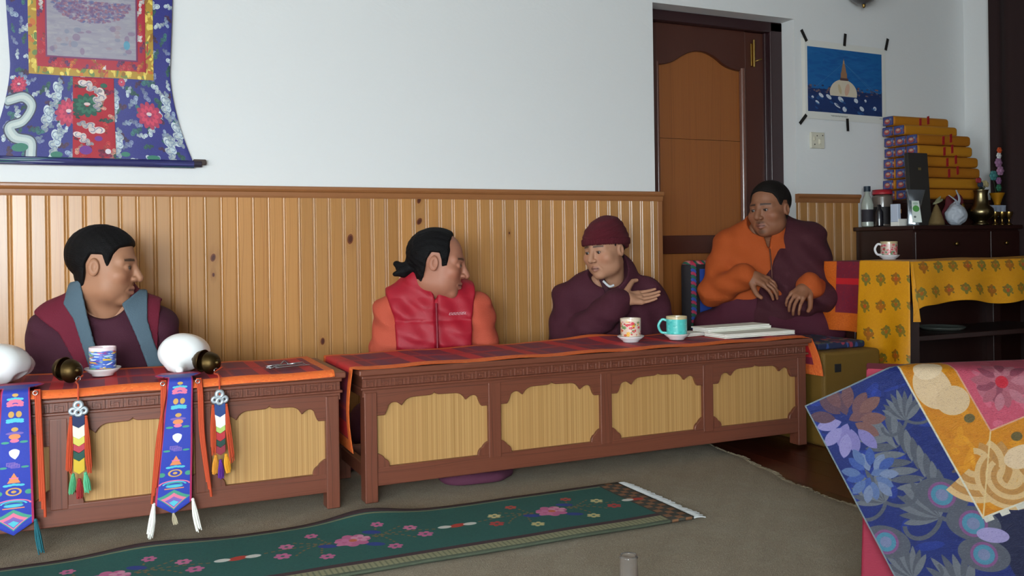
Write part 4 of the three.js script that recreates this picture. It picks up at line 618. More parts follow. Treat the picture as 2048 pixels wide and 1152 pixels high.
// ================================================================ altar cabinet and what stands on it
const AX = 3.39, AZ = 0.37, AY = 0.815;
{
  const t = thing('altar_cabinet', 'dark brown wooden altar cabinet with brass-knobbed drawers', 'cabinet');
  part(t, 'carcass', bb(AX + 0.008, 4.115, 0.05, AY - 0.018, 0.018, AZ - 0.012), M.dark); part(t, 'cabinet_top', bb(AX - 0.012, 4.12, AY - 0.02, AY, 0.016, AZ + 0.012, 0.005), M.dark); part(t, 'plinth', bb(AX + 0.02, 4.11, 0, 0.05, 0.03, AZ - 0.03), M.dark);
  for (const [a, b] of [[AX + 0.012, 3.895], [3.905, 4.11]]) { const d = part(t, 'drawer', bb(a, b, 0.655, AY - 0.028, AZ - 0.014, AZ, 0.004), M.dark); part(d, 'knob', lathe([[0, 0], [0.006, 0], [0.005, 0.008], [0.011, 0.014], [0.010, 0.019], [0, 0.021]], 18).rotateX(Math.PI / 2).translate(a < 3.5 ? 3.655 : 4.0, 0.728, AZ), M.brass, 'small brass knob'); part(t, 'cupboard_door', bb(a, b, 0.07, 0.645, AZ - 0.014, AZ, 0.004), M.dark); }
}
{
  const r = thing('altar_step', 'dark wooden step on the altar carrying the yellow text bundles', 'step', [0, AY, 0]);
  part(r, 'tread', bb(3.56, 4.12, 0.112, 0.130, 0.02, 0.228, 0.003), M.dark); part(r, 'riser', bb(3.57, 4.11, 0.0005, 0.112, 0.03, 0.218), M.dark);
  // wrapped texts: three piles, left ends with patterned flaps
  const wrap = [0xb8740f, 0xc07f14, 0xae6a0c].map(c => std(c, 0.7, { bumpMap: T.cloth, bumpScale: 0.001 }));
  const flap = ctex(128, 64, (x, w, h) => { x.fillStyle = rgb(54, 66, 124); x.fillRect(0, 0, w, h); blobs(x, [[w / 2, h / 2, 40, 18, rgb(158, 66, 66)], [w / 2, h * 0.42, 24, 8, rgb(190, 158, 132)], [w * 0.2, h * 0.7, 12, 8, rgb(96, 80, 136)], [w * 0.82, h * 0.3, 12, 8, rgb(104, 130, 164)]]); for (let i = 0; i < 300; i++) { x.fillStyle = rgb(200, 180, 170, 0.2); x.fillRect(rnd() * w, rnd() * h, 3, 2); } });
  flap.repeat.set(1 / 0.058, 1 / 0.046); flap.offset.set(0.5, 0); const flapM = std(0xffffff, 0.7, { map: flap }); const ribM = std(0xa01820, 0.6);
  const piles = [['rear', 0.053, 3.588, 8, 0.46], ['middle', 0.121, 3.59, 7, 0.45], ['front', 0.189, 3.60, 6, 0.43]];
  for (const [where, z, x0, n, len] of piles) for (let i = 0; i < n; i++) {
    const h = 0.052, y = AY + 0.131 + i * (h + 0.001), l = len - (i > n - 3 ? 0.03 * (i - n + 3) : 0) + rr(-0.015, 0.015), dx = rr(-0.008, 0.008), at = ['lowest', 'second', 'third', 'fourth', 'fifth', 'sixth', 'seventh', 'eighth'][i];
    const b = thing('wrapped_text', `yellow cloth-wrapped scripture bundle, ${i === n - 1 ? 'topmost' : at + ' from the bottom'} of the ${where} pile`, 'bundle', [x0 + dx + l / 2, y, z], 0, 'yellow scripture bundles on the altar');
    part(b, 'wrapping', rbox(l, h - 0.001, 0.064, 0, h / 2, 0, 0.016, 4), wrap[(i + n) % 3]);
    part(b, 'end_flap', rbox(0.012, h - 0.008, 0.058, -l / 2 - 0.001, h / 2, 0, 0.004), flapM, 'patterned blue and red end flap');
    if (where === 'front' && i >= 2 && i <= 5 || where === 'rear' && i === 7) for (const k of [0.42, 0.56]) part(b, 'ribbon', rbox(0.016, h * 0.8, 0.002, -l / 2 + l * (where === 'rear' ? k + 0.05 : k + 0.05), h * 0.5, 0.0325, 0.0008).applyMatrix4(new THREE.Matrix4().makeShear(0.25, 0, 0, 0, 0, 0)), ribM, 'red ribbon tab');
  }
}
{
  const g = (n, l, c, x, z, y = AY) => thing(n, l, c, [x, y, z]);
  const clear = phys(0xdfe6e2, 0.08, { transmission: 0.9, thickness: 0.003, ior: 1.4 });
  let t = g('bottle', 'clear bottle of pale liquid with dark blue cap on altar edge', 'bottle', 3.415, 0.075);
  part(t, 'glass', lathe([[0, 0.001], [0.026, 0.001], [0.028, 0.006], [0.028, 0.11], [0.022, 0.135], [0.012, 0.155], [0.012, 0.175], [0, 0.175]], 28), phys(0xd5dcd2, 0.15, { transmission: 0.5, thickness: 0.02 })); part(t, 'cap', cyl(0.016, 0.016, 0.026, 0, 0.186, 0), std(0x1f3040, 0.5)); part(t, 'label', new THREE.CylinderGeometry(0.0284, 0.0284, 0.06, 28, 1, true).translate(0, 0.055, 0), std(0x2b2730, 0.7));
  t = g('jar', 'plastic jar of dark contents with a red lid', 'jar', 3.505, 0.085);
  part(t, 'body', lathe([[0, 0.001], [0.045, 0.001], [0.048, 0.008], [0.048, 0.145], [0.042, 0.158], [0, 0.158]], 32), phys(0x6b5f57, 0.25, { clearcoat: 0.5 })); part(t, 'lid', lathe([[0, 0.158], [0.046, 0.158], [0.047, 0.162], [0.046, 0.182], [0, 0.184]], 32), std(0xb02530, 0.45)); part(t, 'contents_label', new THREE.CylinderGeometry(0.0486, 0.0486, 0.085, 32, 1, true).translate(0, 0.055, 0), std(0x1c1416, 0.6));
  t = g('white_box', 'small white folded carton lying at the altar corner', 'box', 3.462, 0.235); part(t, 'carton', rbox(0.085, 0.034, 0.05, 0, 0.017, 0, 0.003), M.white); part(t, 'flap', rbox(0.02, 0.085, 0.045, -0.035, 0.062, 0.0, 0.003), std(0xc9d3e6, 0.5)); part(t, 'print', rbox(0.008, 0.02, 0.03, -0.022, 0.07, 0.005, 0.002), std(0xb98a4a, 0.6));
  t = g('black_bottle', 'short black bottle behind the white carton', 'bottle', 3.408, 0.155); part(t, 'body', lathe([[0, 0.001], [0.016, 0.001], [0.018, 0.005], [0.018, 0.07], [0.009, 0.085], [0.009, 0.105], [0, 0.106]], 24), phys(0x14121a, 0.25, { clearcoat: 0.6 }));
  t = g('foil_pouch', 'silver foil pouch with a green and white label', 'pouch', 3.452, 0.312);
  part(t, 'foil', sheet((u, v) => V((u - 0.5) * (0.070 + 0.05 * v * v), 0.002 + 0.165 * v, 0.024 * Math.sin(Math.PI * u) * (1 - v) * 1.4 + 0.02 * v), 20, 20, 0.002), phys(0xa9b2bb, 0.25, { metalness: 0.8 })); part(t, 'foil_back', sheet((u, v) => V((u - 0.5) * (0.070 + 0.05 * v * v), 0.002 + 0.165 * v, -0.02 * Math.sin(Math.PI * u) * (1 - v) * 1.4 + 0.018 * v - 0.002), 12, 12, 0.002), phys(0x9aa3ac, 0.3, { metalness: 0.8 }));
  part(t, 'label', sheet((u, v) => V(-0.022 + (u - 0.5) * 0.040, 0.014 + 0.100 * v, 0.031 + 0.016 * (1 - v) + 0.006 * u - 0.012 * (1 - v) * (1 - u)), 8, 8, 0.001), std(0xffffff, 0.6, { map: ctex(64, 160, (x, w, h) => { x.fillStyle = rgb(222, 232, 226); x.fillRect(0, 0, w, h); blobs(x, [[w / 2, h * 0.36, 26, 24, rgb(86, 160, 76)], [w / 2, h * 0.12, 22, 10, rgb(180, 204, 190)], [w * 0.3, h * 0.74, 9, 8, rgb(110, 122, 120)]]); }) }));
  t = g('album', 'dark grey hardback album standing upright before the yellow bundles', 'book', 3.535, 0.282);
  part(t, 'cover', rbox(0.130, 0.345, 0.022, 0, 0.174, 0, 0.003).rotateX(-0.06), std(0x2c2825, 0.8)); part(t, 'cover_mark', rbox(0.018, 0.012, 0.002, 0.0, 0.27, 0.0, 0.0006), std(0x6b5a35, 0.6)); part(t, 'page_block', rbox(0.120, 0.33, 0.014, 0.004, 0.172, -0.013, 0.002).rotateX(-0.06), std(0x77716a, 0.9));
  t = g('dough_cone', 'brown cone-shaped offering cake with a pale leaf tip', 'offering', 3.60, 0.318); part(t, 'cone', lathe([[0, 0.001], [0.036, 0.001], [0.034, 0.02], [0.024, 0.05], [0.012, 0.085], [0.004, 0.10], [0, 0.102]], 24), std(0x6f5a34, 0.8)); part(t, 'leaf', sheet((u, v) => V((u - 0.3) * 0.06, 0.098 + 0.02 * u + 0.01 * Math.sin(v * 3), (v - 0.5) * 0.022 * Math.sin(Math.PI * (0.1 + 0.85 * u))), 10, 6, 0.002), std(0x8f9070, 0.7)); part(t, 'leaf', sheet((u, v) => V(0.01 + (u - 0.5) * 0.04, 0.104 + 0.035 * u, (v - 0.5) * 0.02 * Math.sin(Math.PI * (0.1 + 0.85 * u))), 10, 6, 0.002), std(0x8f9070, 0.7));
  t = g('plastic_bag', 'knotted white plastic bag with upright handles on the altar', 'bag', 3.735, 0.315);
  part(t, 'bag', nets((x, y, z) => { let d = ellD(x, y, z, [0, 0.05, 0], [0.056, 0.054, 0.045]); d = smin(d, capD(x, y, z, [0, 0.09, 0], [0, 0.108, 0], 0.016, 0.010), 0.02); d += 0.004 * Math.sin(60 * x + 40 * y) * Math.sin(45 * z + 30 * y) + 0.003 * perlin.noise(x * 60, y * 60, z * 60); return smax(d, -y + 0.001, 0.004); }, [-0.08, -0.01, -0.07], [0.08, 0.14, 0.07], 0.004), phys(0xccd4e0, 0.35, { transmission: 0.25, thickness: 0 }));
  for (const [a, b] of [[-0.05, 0.05], [0.0, 0.075]]) part(t, 'handle', sheet((u, v) => V(a * v + (u - 0.5) * 0.02 * (1 - v * 0.6), 0.095 + b * v, 0.01 + 0.01 * Math.sin(v * 4)), 4, 12, 0.0015), phys(0xccd4e0, 0.35, { transmission: 0.25, thickness: 0 }));
  t = g('brass_vase', 'tarnished brass vase with bulging belly and flowers', 'vase', 3.905, 0.318);
  part(t, 'body', lathe([[0, 0.001], [0.032, 0.001], [0.034, 0.008], [0.024, 0.016], [0.028, 0.024], [0.050, 0.042], [0.059, 0.062], [0.054, 0.082], [0.036, 0.098], [0.033, 0.12], [0.030, 0.15], [0.034, 0.168], [0.038, 0.172], [0.033, 0.172], [0.026, 0.15], [0.026, 0.1], [0, 0.09]], 40), std(0x8a7d5c, 0.3, { metalness: 1 }));
  for (const [dx, dy, c] of [[-0.022, 0.21, 0x8f2430], [-0.010, 0.19, 0x1f2f4a], [0.006, 0.195, 0xa59b70], [0.02, 0.198, 0xb5a67a], [0.03, 0.19, 0x9b8e68]]) { const st = part(t, 'flower_stem', tube([[dx * 0.3, 0.15, 0], [dx * 0.7, 0.18, 0.004], [dx, dy, 0.006]], 0.002, 8, 5), std(0x2d3a22, 0.8)); part(st, 'flower', merge([0, 1, 2, 3, 4].map(k => new THREE.SphereGeometry(0.008, 8, 6).scale(1, 1.6, 0.6).translate(dx + 0.007 * Math.cos(k * 1.257), dy + 0.008, 0.006 + 0.007 * Math.sin(k * 1.257)))), std(c, 0.7)); }
  for (const [i, x] of [[0, 3.995], [1, 4.045], [2, 4.095]]) { t = thing('butter_lamp', ['small brass goblet lamp right beside the brass vase', 'small brass goblet lamp in the middle of the row of three', 'small brass goblet lamp at the curtain end of the row'][i], 'lamp', [x, AY, 0.325], 0, 'row of brass goblet lamps'); part(t, 'goblet', lathe([[0, 0.001], [0.016, 0.001], [0.014, 0.006], [0.005, 0.012], [0.005, 0.028], [0.008, 0.034], [0.017, 0.050], [0.018, 0.066], [0.0165, 0.066], [0.015, 0.052], [0, 0.044]], 24), M.brass); part(t, 'wick', cyl(0.0012, 0.0012, 0.022, 0, 0.058, 0, 6), M.white); }
  // lace-edged shelf behind the goblets
  t = g('lace_shelf', 'small shelf edged with grey-white lace behind the goblet lamps', 'shelf', 4.04, 0.27); part(t, 'board', bb(-0.075, 0.075, 0.086, 0.096, -0.03, 0.02), M.dark); part(t, 'support', bb(-0.07, 0.07, 0.0005, 0.086, -0.03, -0.015), M.dark); part(t, 'lace', sheet((u, v) => V(-0.077 + 0.154 * u, 0.099 - 0.05 * v - 0.007 * Math.abs(Math.sin(u * 22)) * v, 0.023 + 0.003 * Math.sin(u * 30) * v), 60, 8, 0.0015), std(0x9aa3b4, 0.8)); part(t, 'cloth_top', bb(-0.078, 0.078, 0.0965, 0.1, -0.03, 0.0235), std(0xa7afbf, 0.8));
  t = g('offering_bowl', 'orange-gold flared bowl on the lace shelf', 'bowl', 4.085, 0.270, AY + 0.1005); part(t, 'bowl', lathe([[0, 0.001], [0.016, 0.001], [0.014, 0.006], [0.022, 0.03], [0.036, 0.062], [0.033, 0.062], [0.02, 0.032], [0, 0.01]], 28), std(0xc98a18, 0.4, { metalness: 0.5 }));
  const flowers = (name, label, x, z, y0, list) => { const f = thing(name, label, 'flowers', [x, y0, z]); part(f, 'stem', merge(list.map(([dx, dy]) => tube([[0, 0, 0], [dx * 0.5, dy * 0.5, 0.004], [dx, dy, 0.006]], 0.003, 8, 5))), std(0x20301c, 0.8)); for (const [dx, dy, r, c] of list) part(f, 'blossom', merge([...Array(7)].map((_, k) => new THREE.SphereGeometry(r * 0.5, 8, 6).scale(1, 0.8, 0.5).translate(dx + (k ? r * 0.55 * Math.cos(k * 1.047) : 0), dy + (k ? r * 0.55 * Math.sin(k * 1.047) : 0), 0.01 + (k ? 0 : 0.006)))), std(c, 0.7)); return f; };
  flowers('artificial_flowers', 'bunch of pink and turquoise artificial flowers in the gold bowl', 4.085, 0.270, AY + 0.113, [[-0.038, 0.135, 0.028, 0x3f7f80], [0.0, 0.20, 0.026, 0x9a6f92], [0.012, 0.16, 0.026, 0xa87a9a], [0.004, 0.235, 0.018, 0xd8d8d8], [0.008, 0.262, 0.018, 0xc9501f], [0.0, 0.11, 0.02, 0x8e5f8a], [0.0, 0.075, 0.02, 0x2f6a4e]]);
  t = g('red_bundle', 'dark red cloth-covered offering heap between album and vase', 'offering', 3.80, 0.248); part(t, 'heap', nets((x, y, z) => { let d = ellD(x, y, z, [0, 0.055, 0], [0.075, 0.055, 0.02]); d = smin(d, ellD(x, y, z, [0.03, 0.105, 0], [0.035, 0.05, 0.016]), 0.02); d = smin(d, ellD(x, y, z, [-0.035, 0.10, 0], [0.02, 0.045, 0.014]), 0.02); d += 0.003 * Math.sin(70 * x + 50 * y); return smax(d, -y + 0.001, 0.004); }, [-0.1, -0.01, -0.04], [0.1, 0.18, 0.04], 0.005), std(0x5e1420, 0.75)); part(t, 'gold_tip', new THREE.SphereGeometry(0.014, 14, 10).scale(0.8, 1.4, 0.6).translate(0.035, 0.09, 0.026), M.brass); part(t, 'orange_patch', new THREE.SphereGeometry(0.022, 14, 10).scale(1.2, 1, 0.4).translate(-0.035, 0.06, 0.022), std(0x8a3512, 0.7));
  t = g('gilt_statue', 'small dark gilt seated statue behind the goblet lamps', 'statue', 4.078, 0.17, AY + 0.1305); t.scale.setScalar(0.6);
  part(t, 'figure', nets((x, y, z) => { let d = ellD(x, y, z, [0, 0.03, 0], [0.055, 0.028, 0.03]); d = smin(d, capD(x, y, z, [0, 0.05, 0], [0, 0.11, 0], 0.028, 0.032), 0.015); d = smin(d, capD(x, y, z, [-0.04, 0.11, 0], [-0.045, 0.05, 0.012], 0.012, 0.01), 0.01); d = smin(d, capD(x, y, z, [0.04, 0.11, 0], [0.045, 0.05, 0.012], 0.012, 0.01), 0.01); d = smin(d, ellD(x, y, z, [0, 0.165, 0], [0.024, 0.03, 0.024]), 0.01); d = smin(d, capD(x, y, z, [0, 0.19, 0], [0, 0.215, 0], 0.010, 0.004), 0.008); return smax(d, -y + 0.001, 0.003); }, [-0.08, -0.01, -0.045], [0.08, 0.24, 0.045], 0.004), std(0x3a2a1c, 0.45, { metalness: 0.6 })); part(t, 'base', lathe([[0, 0], [0.062, 0], [0.058, 0.006], [0.062, 0.012], [0, 0.012]], 28).scale(1, 1, 0.6), std(0x4a3016, 0.4, { metalness: 0.6 }));
}
// ================================================================ table with the gold cloth, beside the throne
{
  const x0 = 2.735, x1 = 3.72, z0 = 0.505, z1 = 0.925, y1 = 0.662;
  const t = thing('offering_table', 'dark wooden table under gold and orange brocade cloths', 'table');
  part(t, 'table_top', bb(x0, x1, y1 - 0.035, y1, z0, z1, 0.004), M.dark);
  for (const [x, z] of [[x0 + 0.03, z0 + 0.12], [x1 - 0.03, z0 + 0.03], [x0 + 0.03, z1 - 0.03], [x1 - 0.03, z1 - 0.03]]) part(t, 'leg', bb(x - 0.025, x + 0.025, 0, y1 - 0.03, z - 0.025, z + 0.025, 0.004), M.dark);
  part(t, 'lower_shelf', bb(x0 + 0.02, x1 - 0.02, 0.36, 0.38, z0 + 0.10, z1 - 0.05, 0.003), M.dark); part(t, 'back_panel', bb(x0 + 0.16, x1 - 0.02, 0.1, y1 - 0.03, z0 + 0.005, z0 + 0.02), M.dark);
  const tr = thing('metal_tray', 'dull grey metal tray on the shelf of the dark table', 'tray', [3.12, 0.3805, 0.74]); part(tr, 'tray', lathe([[0, 0], [0.075, 0], [0.09, 0.012], [0.088, 0.014], [0.072, 0.004], [0, 0.003]], 32), std(0x8d948c, 0.4, { metalness: 0.6 }));
  // gold cloth
  const gm = ctex(1024, 512, (x, w, h) => {
    x.fillStyle = rgb(216, 146, 14); x.fillRect(0, 0, w, h); for (let i = 0; i < 16000; i++) { x.fillStyle = rnd() < 0.5 ? rgb(190, 116, 8, 0.25) : rgb(240, 186, 40, 0.25); x.fillRect(rnd() * w, rnd() * h, 5, 2); }
    for (let j = 0; j < 3; j++) for (let i = 0; i < 8; i++) { const cx = 64 + i * 128 + (j % 2) * 40, cy = 86 + j * 170, c = [rgb(138, 112, 30), rgb(160, 96, 20), rgb(128, 116, 44)][(i + j) % 3]; blobs(x, [[cx - 21, cy + 4, 22, 13, c, 0.6], [cx + 21, cy + 4, 22, 13, c, -0.6], [cx, cy - 24, 14, 20, c], [cx, cy + 25, 13, 18, c], [cx - 20, cy - 22, 14, 9, rgb(150, 96, 26), -0.7], [cx + 20, cy - 22, 14, 9, rgb(122, 110, 48), 0.7], [cx, cy, 13, 13, (i + j) % 4 ? rgb(176, 96, 24) : rgb(186, 78, 30)], [cx + 34, cy + 22, 9, 6, rgb(122, 104, 40), 0.4], [cx - 34, cy - 22, 9, 6, rgb(122, 104, 40), 0.4]]); }
  }, [1, 1]);
  const gmat = m => phys(0xffffff, 0.36, { map: m, bumpMap: T.cloth, bumpScale: 0.0008, sheen: 0.1, sheenRoughness: 0.3, specularIntensity: 1 });
  const g = thing('gold_cloth', 'shiny golden-yellow brocade cloth draped over the table front and end', 'tablecloth');
  const zs = 0.70, xe = x0 - 0.012, zf = z1 + 0.014, yt = y1 + 0.007; const M2 = (rx, ry) => { const m = gm.clone(); m.repeat.set(rx, ry); return gmat(m); };
  part(g, 'top_fabric', sheet((u, v) => { const x = xe + (x1 + 0.01 - xe) * u, z = zf - (zf - zs) * v; return V(x, yt + 0.002 * Math.sin(x * 14) * v - 0.004 * (1 - v) ** 8, z); }, 60, 14, 0.0025), M2(1.6, 0.8));
  part(g, 'end_drop', sheet((u, v) => { const z = zs + (zf - zs) * u, y = yt - (0.42 + 0.02 * Math.sin(u * 6)) * (1 - v); const d = 1 - v; return V(xe - 0.004 - 0.014 * d - 0.016 * d * Math.sin(u * 9) * d, y, z + (u - 0.5) * 0.03 * d); }, 30, 40, 0.0025), M2(0.42, 1.4));
  part(g, 'front_drop', sheet((u, v) => { const x = xe + (x1 + 0.01 - xe) * u, d = 1 - v, dep = 0.150 + 0.03 * u + 0.008 * Math.sin(u * 17) + 0.05 * Math.exp(-u * 40); return V(x, yt - 0.002 - dep * d, zf + 0.012 * d + 0.010 * d * Math.sin(u * 26)); }, 80, 16, 0.0025), M2(1.6, 0.58));
  part(g, 'corner_fold', sheet((u, v) => { const d = 1 - v; return V(xe + 0.002 + 0.016 * Math.sin(u * Math.PI) * d + 0.012 * u * d, yt - 0.004 - 0.22 * d, zf + 0.008 + 0.014 * Math.sin(u * Math.PI) * d); }, 12, 20, 0.0025), M2(0.1, 0.4));
  // orange and maroon cloth under it, hanging over the end
  const om = ctex(512, 512, (x, w, h) => { x.fillStyle = rgb(120, 26, 46); x.fillRect(0, 0, w, h); for (let i = 0; i < 260; i++) blobs(x, [[rnd() * w, rnd() * h, rr(4, 12), rr(3, 7), [rgb(98, 34, 62, 0.6), rgb(148, 44, 52, 0.5), rgb(84, 40, 66, 0.5)][i % 3], i]]); x.fillStyle = rgb(190, 26, 36); x.fillRect(0, h * 0.24, w, h * 0.09); x.fillStyle = rgb(206, 96, 22); x.fillRect(0, 0, w * 0.30, h); x.fillRect(0, h * 0.74, w, h * 0.26); for (let i = 0; i < 1200; i++) { x.fillStyle = rnd() < 0.5 ? rgb(232, 128, 40, 0.5) : rgb(172, 70, 14, 0.5); const a = rnd() < 0.5; x.fillRect(a ? rnd() * w * 0.29 : rnd() * w, a ? rnd() * h : h * (0.75 + rnd() * 0.24), rr(3, 12), 3); } });
  om.wrapS = om.wrapT = THREE.ClampToEdgeWrapping;
  const o = thing('orange_cloth', 'orange-bordered maroon cloth hanging over the table end under the gold cloth', 'tablecloth');
  part(o, 'end_drop', sheet((u, v) => { const z = z0 - 0.004 + (0.235) * u, d = 1 - v; return V(xe + 0.004 - 0.012 * d - 0.008 * d * Math.sin(u * 8), y1 + 0.003 - 0.278 * d, z); }, 20, 24, 0.0025), phys(0xffffff, 0.5, { map: om, bumpMap: T.cloth, bumpScale: 0.0008, sheen: 0.4 }));
  part(o, 'top_fabric', sheet((u, v) => V(xe + 0.004 + 0.4 * u, y1 + 0.003, z0 - 0.004 + 0.24 * (1 - v)), 8, 8, 0.0025), std(0x7c1f2c, 0.6));
  saucer(2.985, 0.60, y1 + 0.0045, 0.042, 'white saucer under the red mug on the gold-cloth table');
  mug(2.985, 0.60, y1 + 0.012, 0.034, 0.070, print(rgb(206, 170, 160), [rgb(186, 52, 66), rgb(206, 96, 92), rgb(96, 140, 100), rgb(222, 200, 186), rgb(200, 70, 90)], 130), 0xbfae86, [2.71, 0xe9e9ec], 'red floral mug with white handle on the gold-cloth table');
}
// ================================================================ brocade-covered table in front
{
  const L = V(1.35, 0.5, 2.044), ang = 46 * Math.PI / 180, dA = V(Math.cos(ang), 0, Math.sin(ang)), dB = V(Math.sin(ang), 0, -Math.cos(ang));
  const t = thing('draped_table', 'narrow stand skirted with plain maroon cloth under the floral brocade', 'table', [L.x, 0, L.z], -ang);   // local x along dA, local -z along dB
  const h = L.y - 0.003, la = 0.86, lb = 0.09;
  part(t, 'table_top', bb(0.012, la, h - 0.03, h - 0.004, -lb, -0.012, 0.004), M.dark);
  for (const [x, z] of [[0.05, -0.028], [la - 0.05, -0.028], [0.05, -lb + 0.022], [la - 0.05, -lb + 0.022]]) part(t, 'leg', bb(x - 0.016, x + 0.016, 0.0125, h - 0.03, z - 0.014, z + 0.014, 0.004), M.dark);
  const skirtM = std(0x7c0f2c, 0.75, { bumpMap: T.cloth, bumpScale: 0.001 });
  part(t, 'top_cloth', bb(0.004, la, h - 0.004, h + 0.0005, -lb, -0.004, 0.001), skirtM);
  const per = [[la, -0.004], [0.004, -0.004], [0.004, -lb], [la, -lb]], edge = [];
  for (let k = 0; k < 3; k++) for (let i = 0; i < 40; i++) { const q = i / 40; edge.push([per[k][0] + (per[k + 1][0] - per[k][0]) * q, per[k][1] + (per[k + 1][1] - per[k][1]) * q]); } edge.push(per[3]);
  part(t, 'skirt', sheet((u, v) => { const s = u * 120, i = Math.min(119, Math.floor(s)), q = s - i, a = edge[i], b = edge[i + 1], d = 1 - v, cx = la / 2, cz = -lb / 2, x = a[0] + (b[0] - a[0]) * q, z = a[1] + (b[1] - a[1]) * q, out = d * (0.010 + 0.008 * Math.sin(u * 95)); const l = Math.hypot(x - cx, z - cz); return V(x + (x - cx) / l * out, 0.016 + (h - 0.018) * v, z + (z - cz) / l * out); }, 240, 12, 0.003), skirtM);
  // the brocade square: blue border, gold band, pink middle
  const PX = 1500, S = 0.45, U = 1.05;
  const map = ctex(Math.round(U * PX), Math.round(S * PX), (x, w, h) => {
    const X = k => k * PX; const rect = (t0, t1, s0, s1, c) => { x.fillStyle = c; x.fillRect(X(t0), X(s0), X(t1 - t0), X(s1 - s0)); };
    rect(0, U, 0, S, rgb(16, 34, 104)); for (let i = 0; i < 500; i++) blobs(x, [[rnd() * w, rnd() * h, rr(10, 46), rr(4, 16), rnd() < 0.5 ? rgb(14, 28, 92, 0.35) : rgb(36, 66, 170, 0.35), rr(0, 3)]]);
    x.fillStyle = rgb(14, 20, 58); x.fillRect(X(0.19), X(0.307), w, h);
    const leaf = (cx, cy, l, wd, a, c) => { x.save(); x.translate(cx, cy); x.rotate(a); x.fillStyle = c; x.beginPath(); x.moveTo(0, 0); x.bezierCurveTo(wd, -l * 0.3, wd * 0.8, -l * 0.8, 0, -l); x.bezierCurveTo(-wd * 0.8, -l * 0.8, -wd, -l * 0.3, 0, 0); x.fill(); x.restore(); };
    const sil = rgb(78, 82, 94), sil2 = rgb(100, 104, 112), plant = (cx, cy, s, a0) => { for (let k = -4; k <= 4; k++) leaf(cx, cy, s * (1 - 0.06 * Math.abs(k)), s * 0.13, a0 + k * 0.23, k % 2 ? sil : sil2); for (const sg of [-1, 1]) { x.strokeStyle = sil; x.lineWidth = s * 0.09; x.beginPath(); x.moveTo(cx, cy); x.bezierCurveTo(cx + sg * s * 0.3, cy + s * 0.4, cx + sg * s * 0.9, cy + s * 0.3, cx + sg * s * 0.75, cy - s * 0.1); x.stroke(); } };
    for (let k = 0; k < 9; k++) { leaf(X(0.118) + k * 5, X(0.12) + k * 26, 92, 17, -0.5 - 0.75, k % 2 ? sil : sil2); leaf(X(0.118) + k * 5, X(0.12) + k * 26, 92, 17, -0.45 + 0.75, k % 2 ? sil2 : sil); } leaf(X(0.115), X(0.14), 150, 20, -0.2, sil2); plant(X(0.125), X(0.28), 130, -0.45); plant(X(0.155), X(0.10), 90, 0.2); plant(X(0.05), X(0.22), 110, -0.3); plant(X(0.10), X(0.42), 130, -0.3); plant(X(0.03), X(0.36), 100, 0);
    const peony = (cx, cy, r, c) => { for (let k = 0; k < 16; k++) { const a = k * 2.4, q = r * Math.sqrt(k / 16); leaf(cx + q * 0.5 * Math.cos(a), cy + q * 0.5 * Math.sin(a), r * 0.85, r * 0.30, a + 1.57, c[k % c.length]); } };
    peony(X(0.062), X(0.058), 84, [rgb(104, 68, 72), rgb(122, 114, 170), rgb(86, 58, 72), rgb(116, 78, 74), rgb(138, 130, 182)]); peony(X(0.05), X(0.165), 62, [rgb(84, 106, 152), rgb(54, 80, 148), rgb(110, 124, 156)]);
    const ring = (cx, cy, r) => blobs(x, [[cx, cy, r * 1.9, r * 1.3, sil, 0.6], [cx, cy, r, r, rgb(120, 72, 120)], [cx, cy, r * 0.78, r * 0.78, rgb(66, 128, 152)], [cx, cy, r * 0.45, r * 0.45, rgb(112, 120, 154)]]);
    ring(X(0.146), X(0.245), 36); ring(X(0.016), X(0.285), 34); ring(X(0.17), X(0.31), 36); ring(X(0.16), X(0.365), 34); blobs(x, [[X(0.19), X(0.34), 40, 20, rgb(150, 140, 186), 0.5]]);
    for (let i = 0; i < 8; i++) plant(X(0.26 + i * 0.1), X(0.42 + 0.05 * (i % 2)), 90, 0.3 * (i % 3 - 1));
    // gold band with mitred corner, pale scrolls
    rect(0.19, U, 0, 0.307, rgb(196, 122, 10)); for (let i = 0; i < 300; i++) blobs(x, [[X(rr(0.19, U)), X(rr(0, 0.307)), rr(10, 40), rr(4, 14), rnd() < 0.5 ? rgb(226, 158, 30, 0.35) : rgb(184, 110, 8, 0.35), i]]);
    const scroll = (cx, cy, r, a) => { x.save(); x.translate(cx, cy); x.rotate(a); for (let k = 0; k < 5; k++) { x.strokeStyle = k % 2 ? rgb(178, 128, 66) : rgb(206, 170, 118); x.lineWidth = r * 0.17; x.beginPath(); x.arc(0, 0, r * (1 - k * 0.17), -0.4 - k * 0.3, 2.4); x.stroke(); } x.restore(); };
    scroll(X(0.225), X(0.215), 100, 0.4); scroll(X(0.265), X(0.26), 80, 2); scroll(X(0.34), X(0.25), 90, 1.3); scroll(X(0.46), X(0.25), 80, 3); blobs(x, [[X(0.225), X(0.065), 48, 62, rgb(212, 182, 142)], [X(0.245), X(0.10), 44, 40, rgb(206, 176, 136)], [X(0.235), X(0.03), 40, 32, rgb(222, 196, 160)], [X(0.30), X(0.235), 46, 30, rgb(214, 186, 150)], [X(0.255), X(0.14), 14, 12, rgb(98, 84, 44)], [X(0.31), X(0.20), 14, 12, rgb(98, 84, 44)]]);
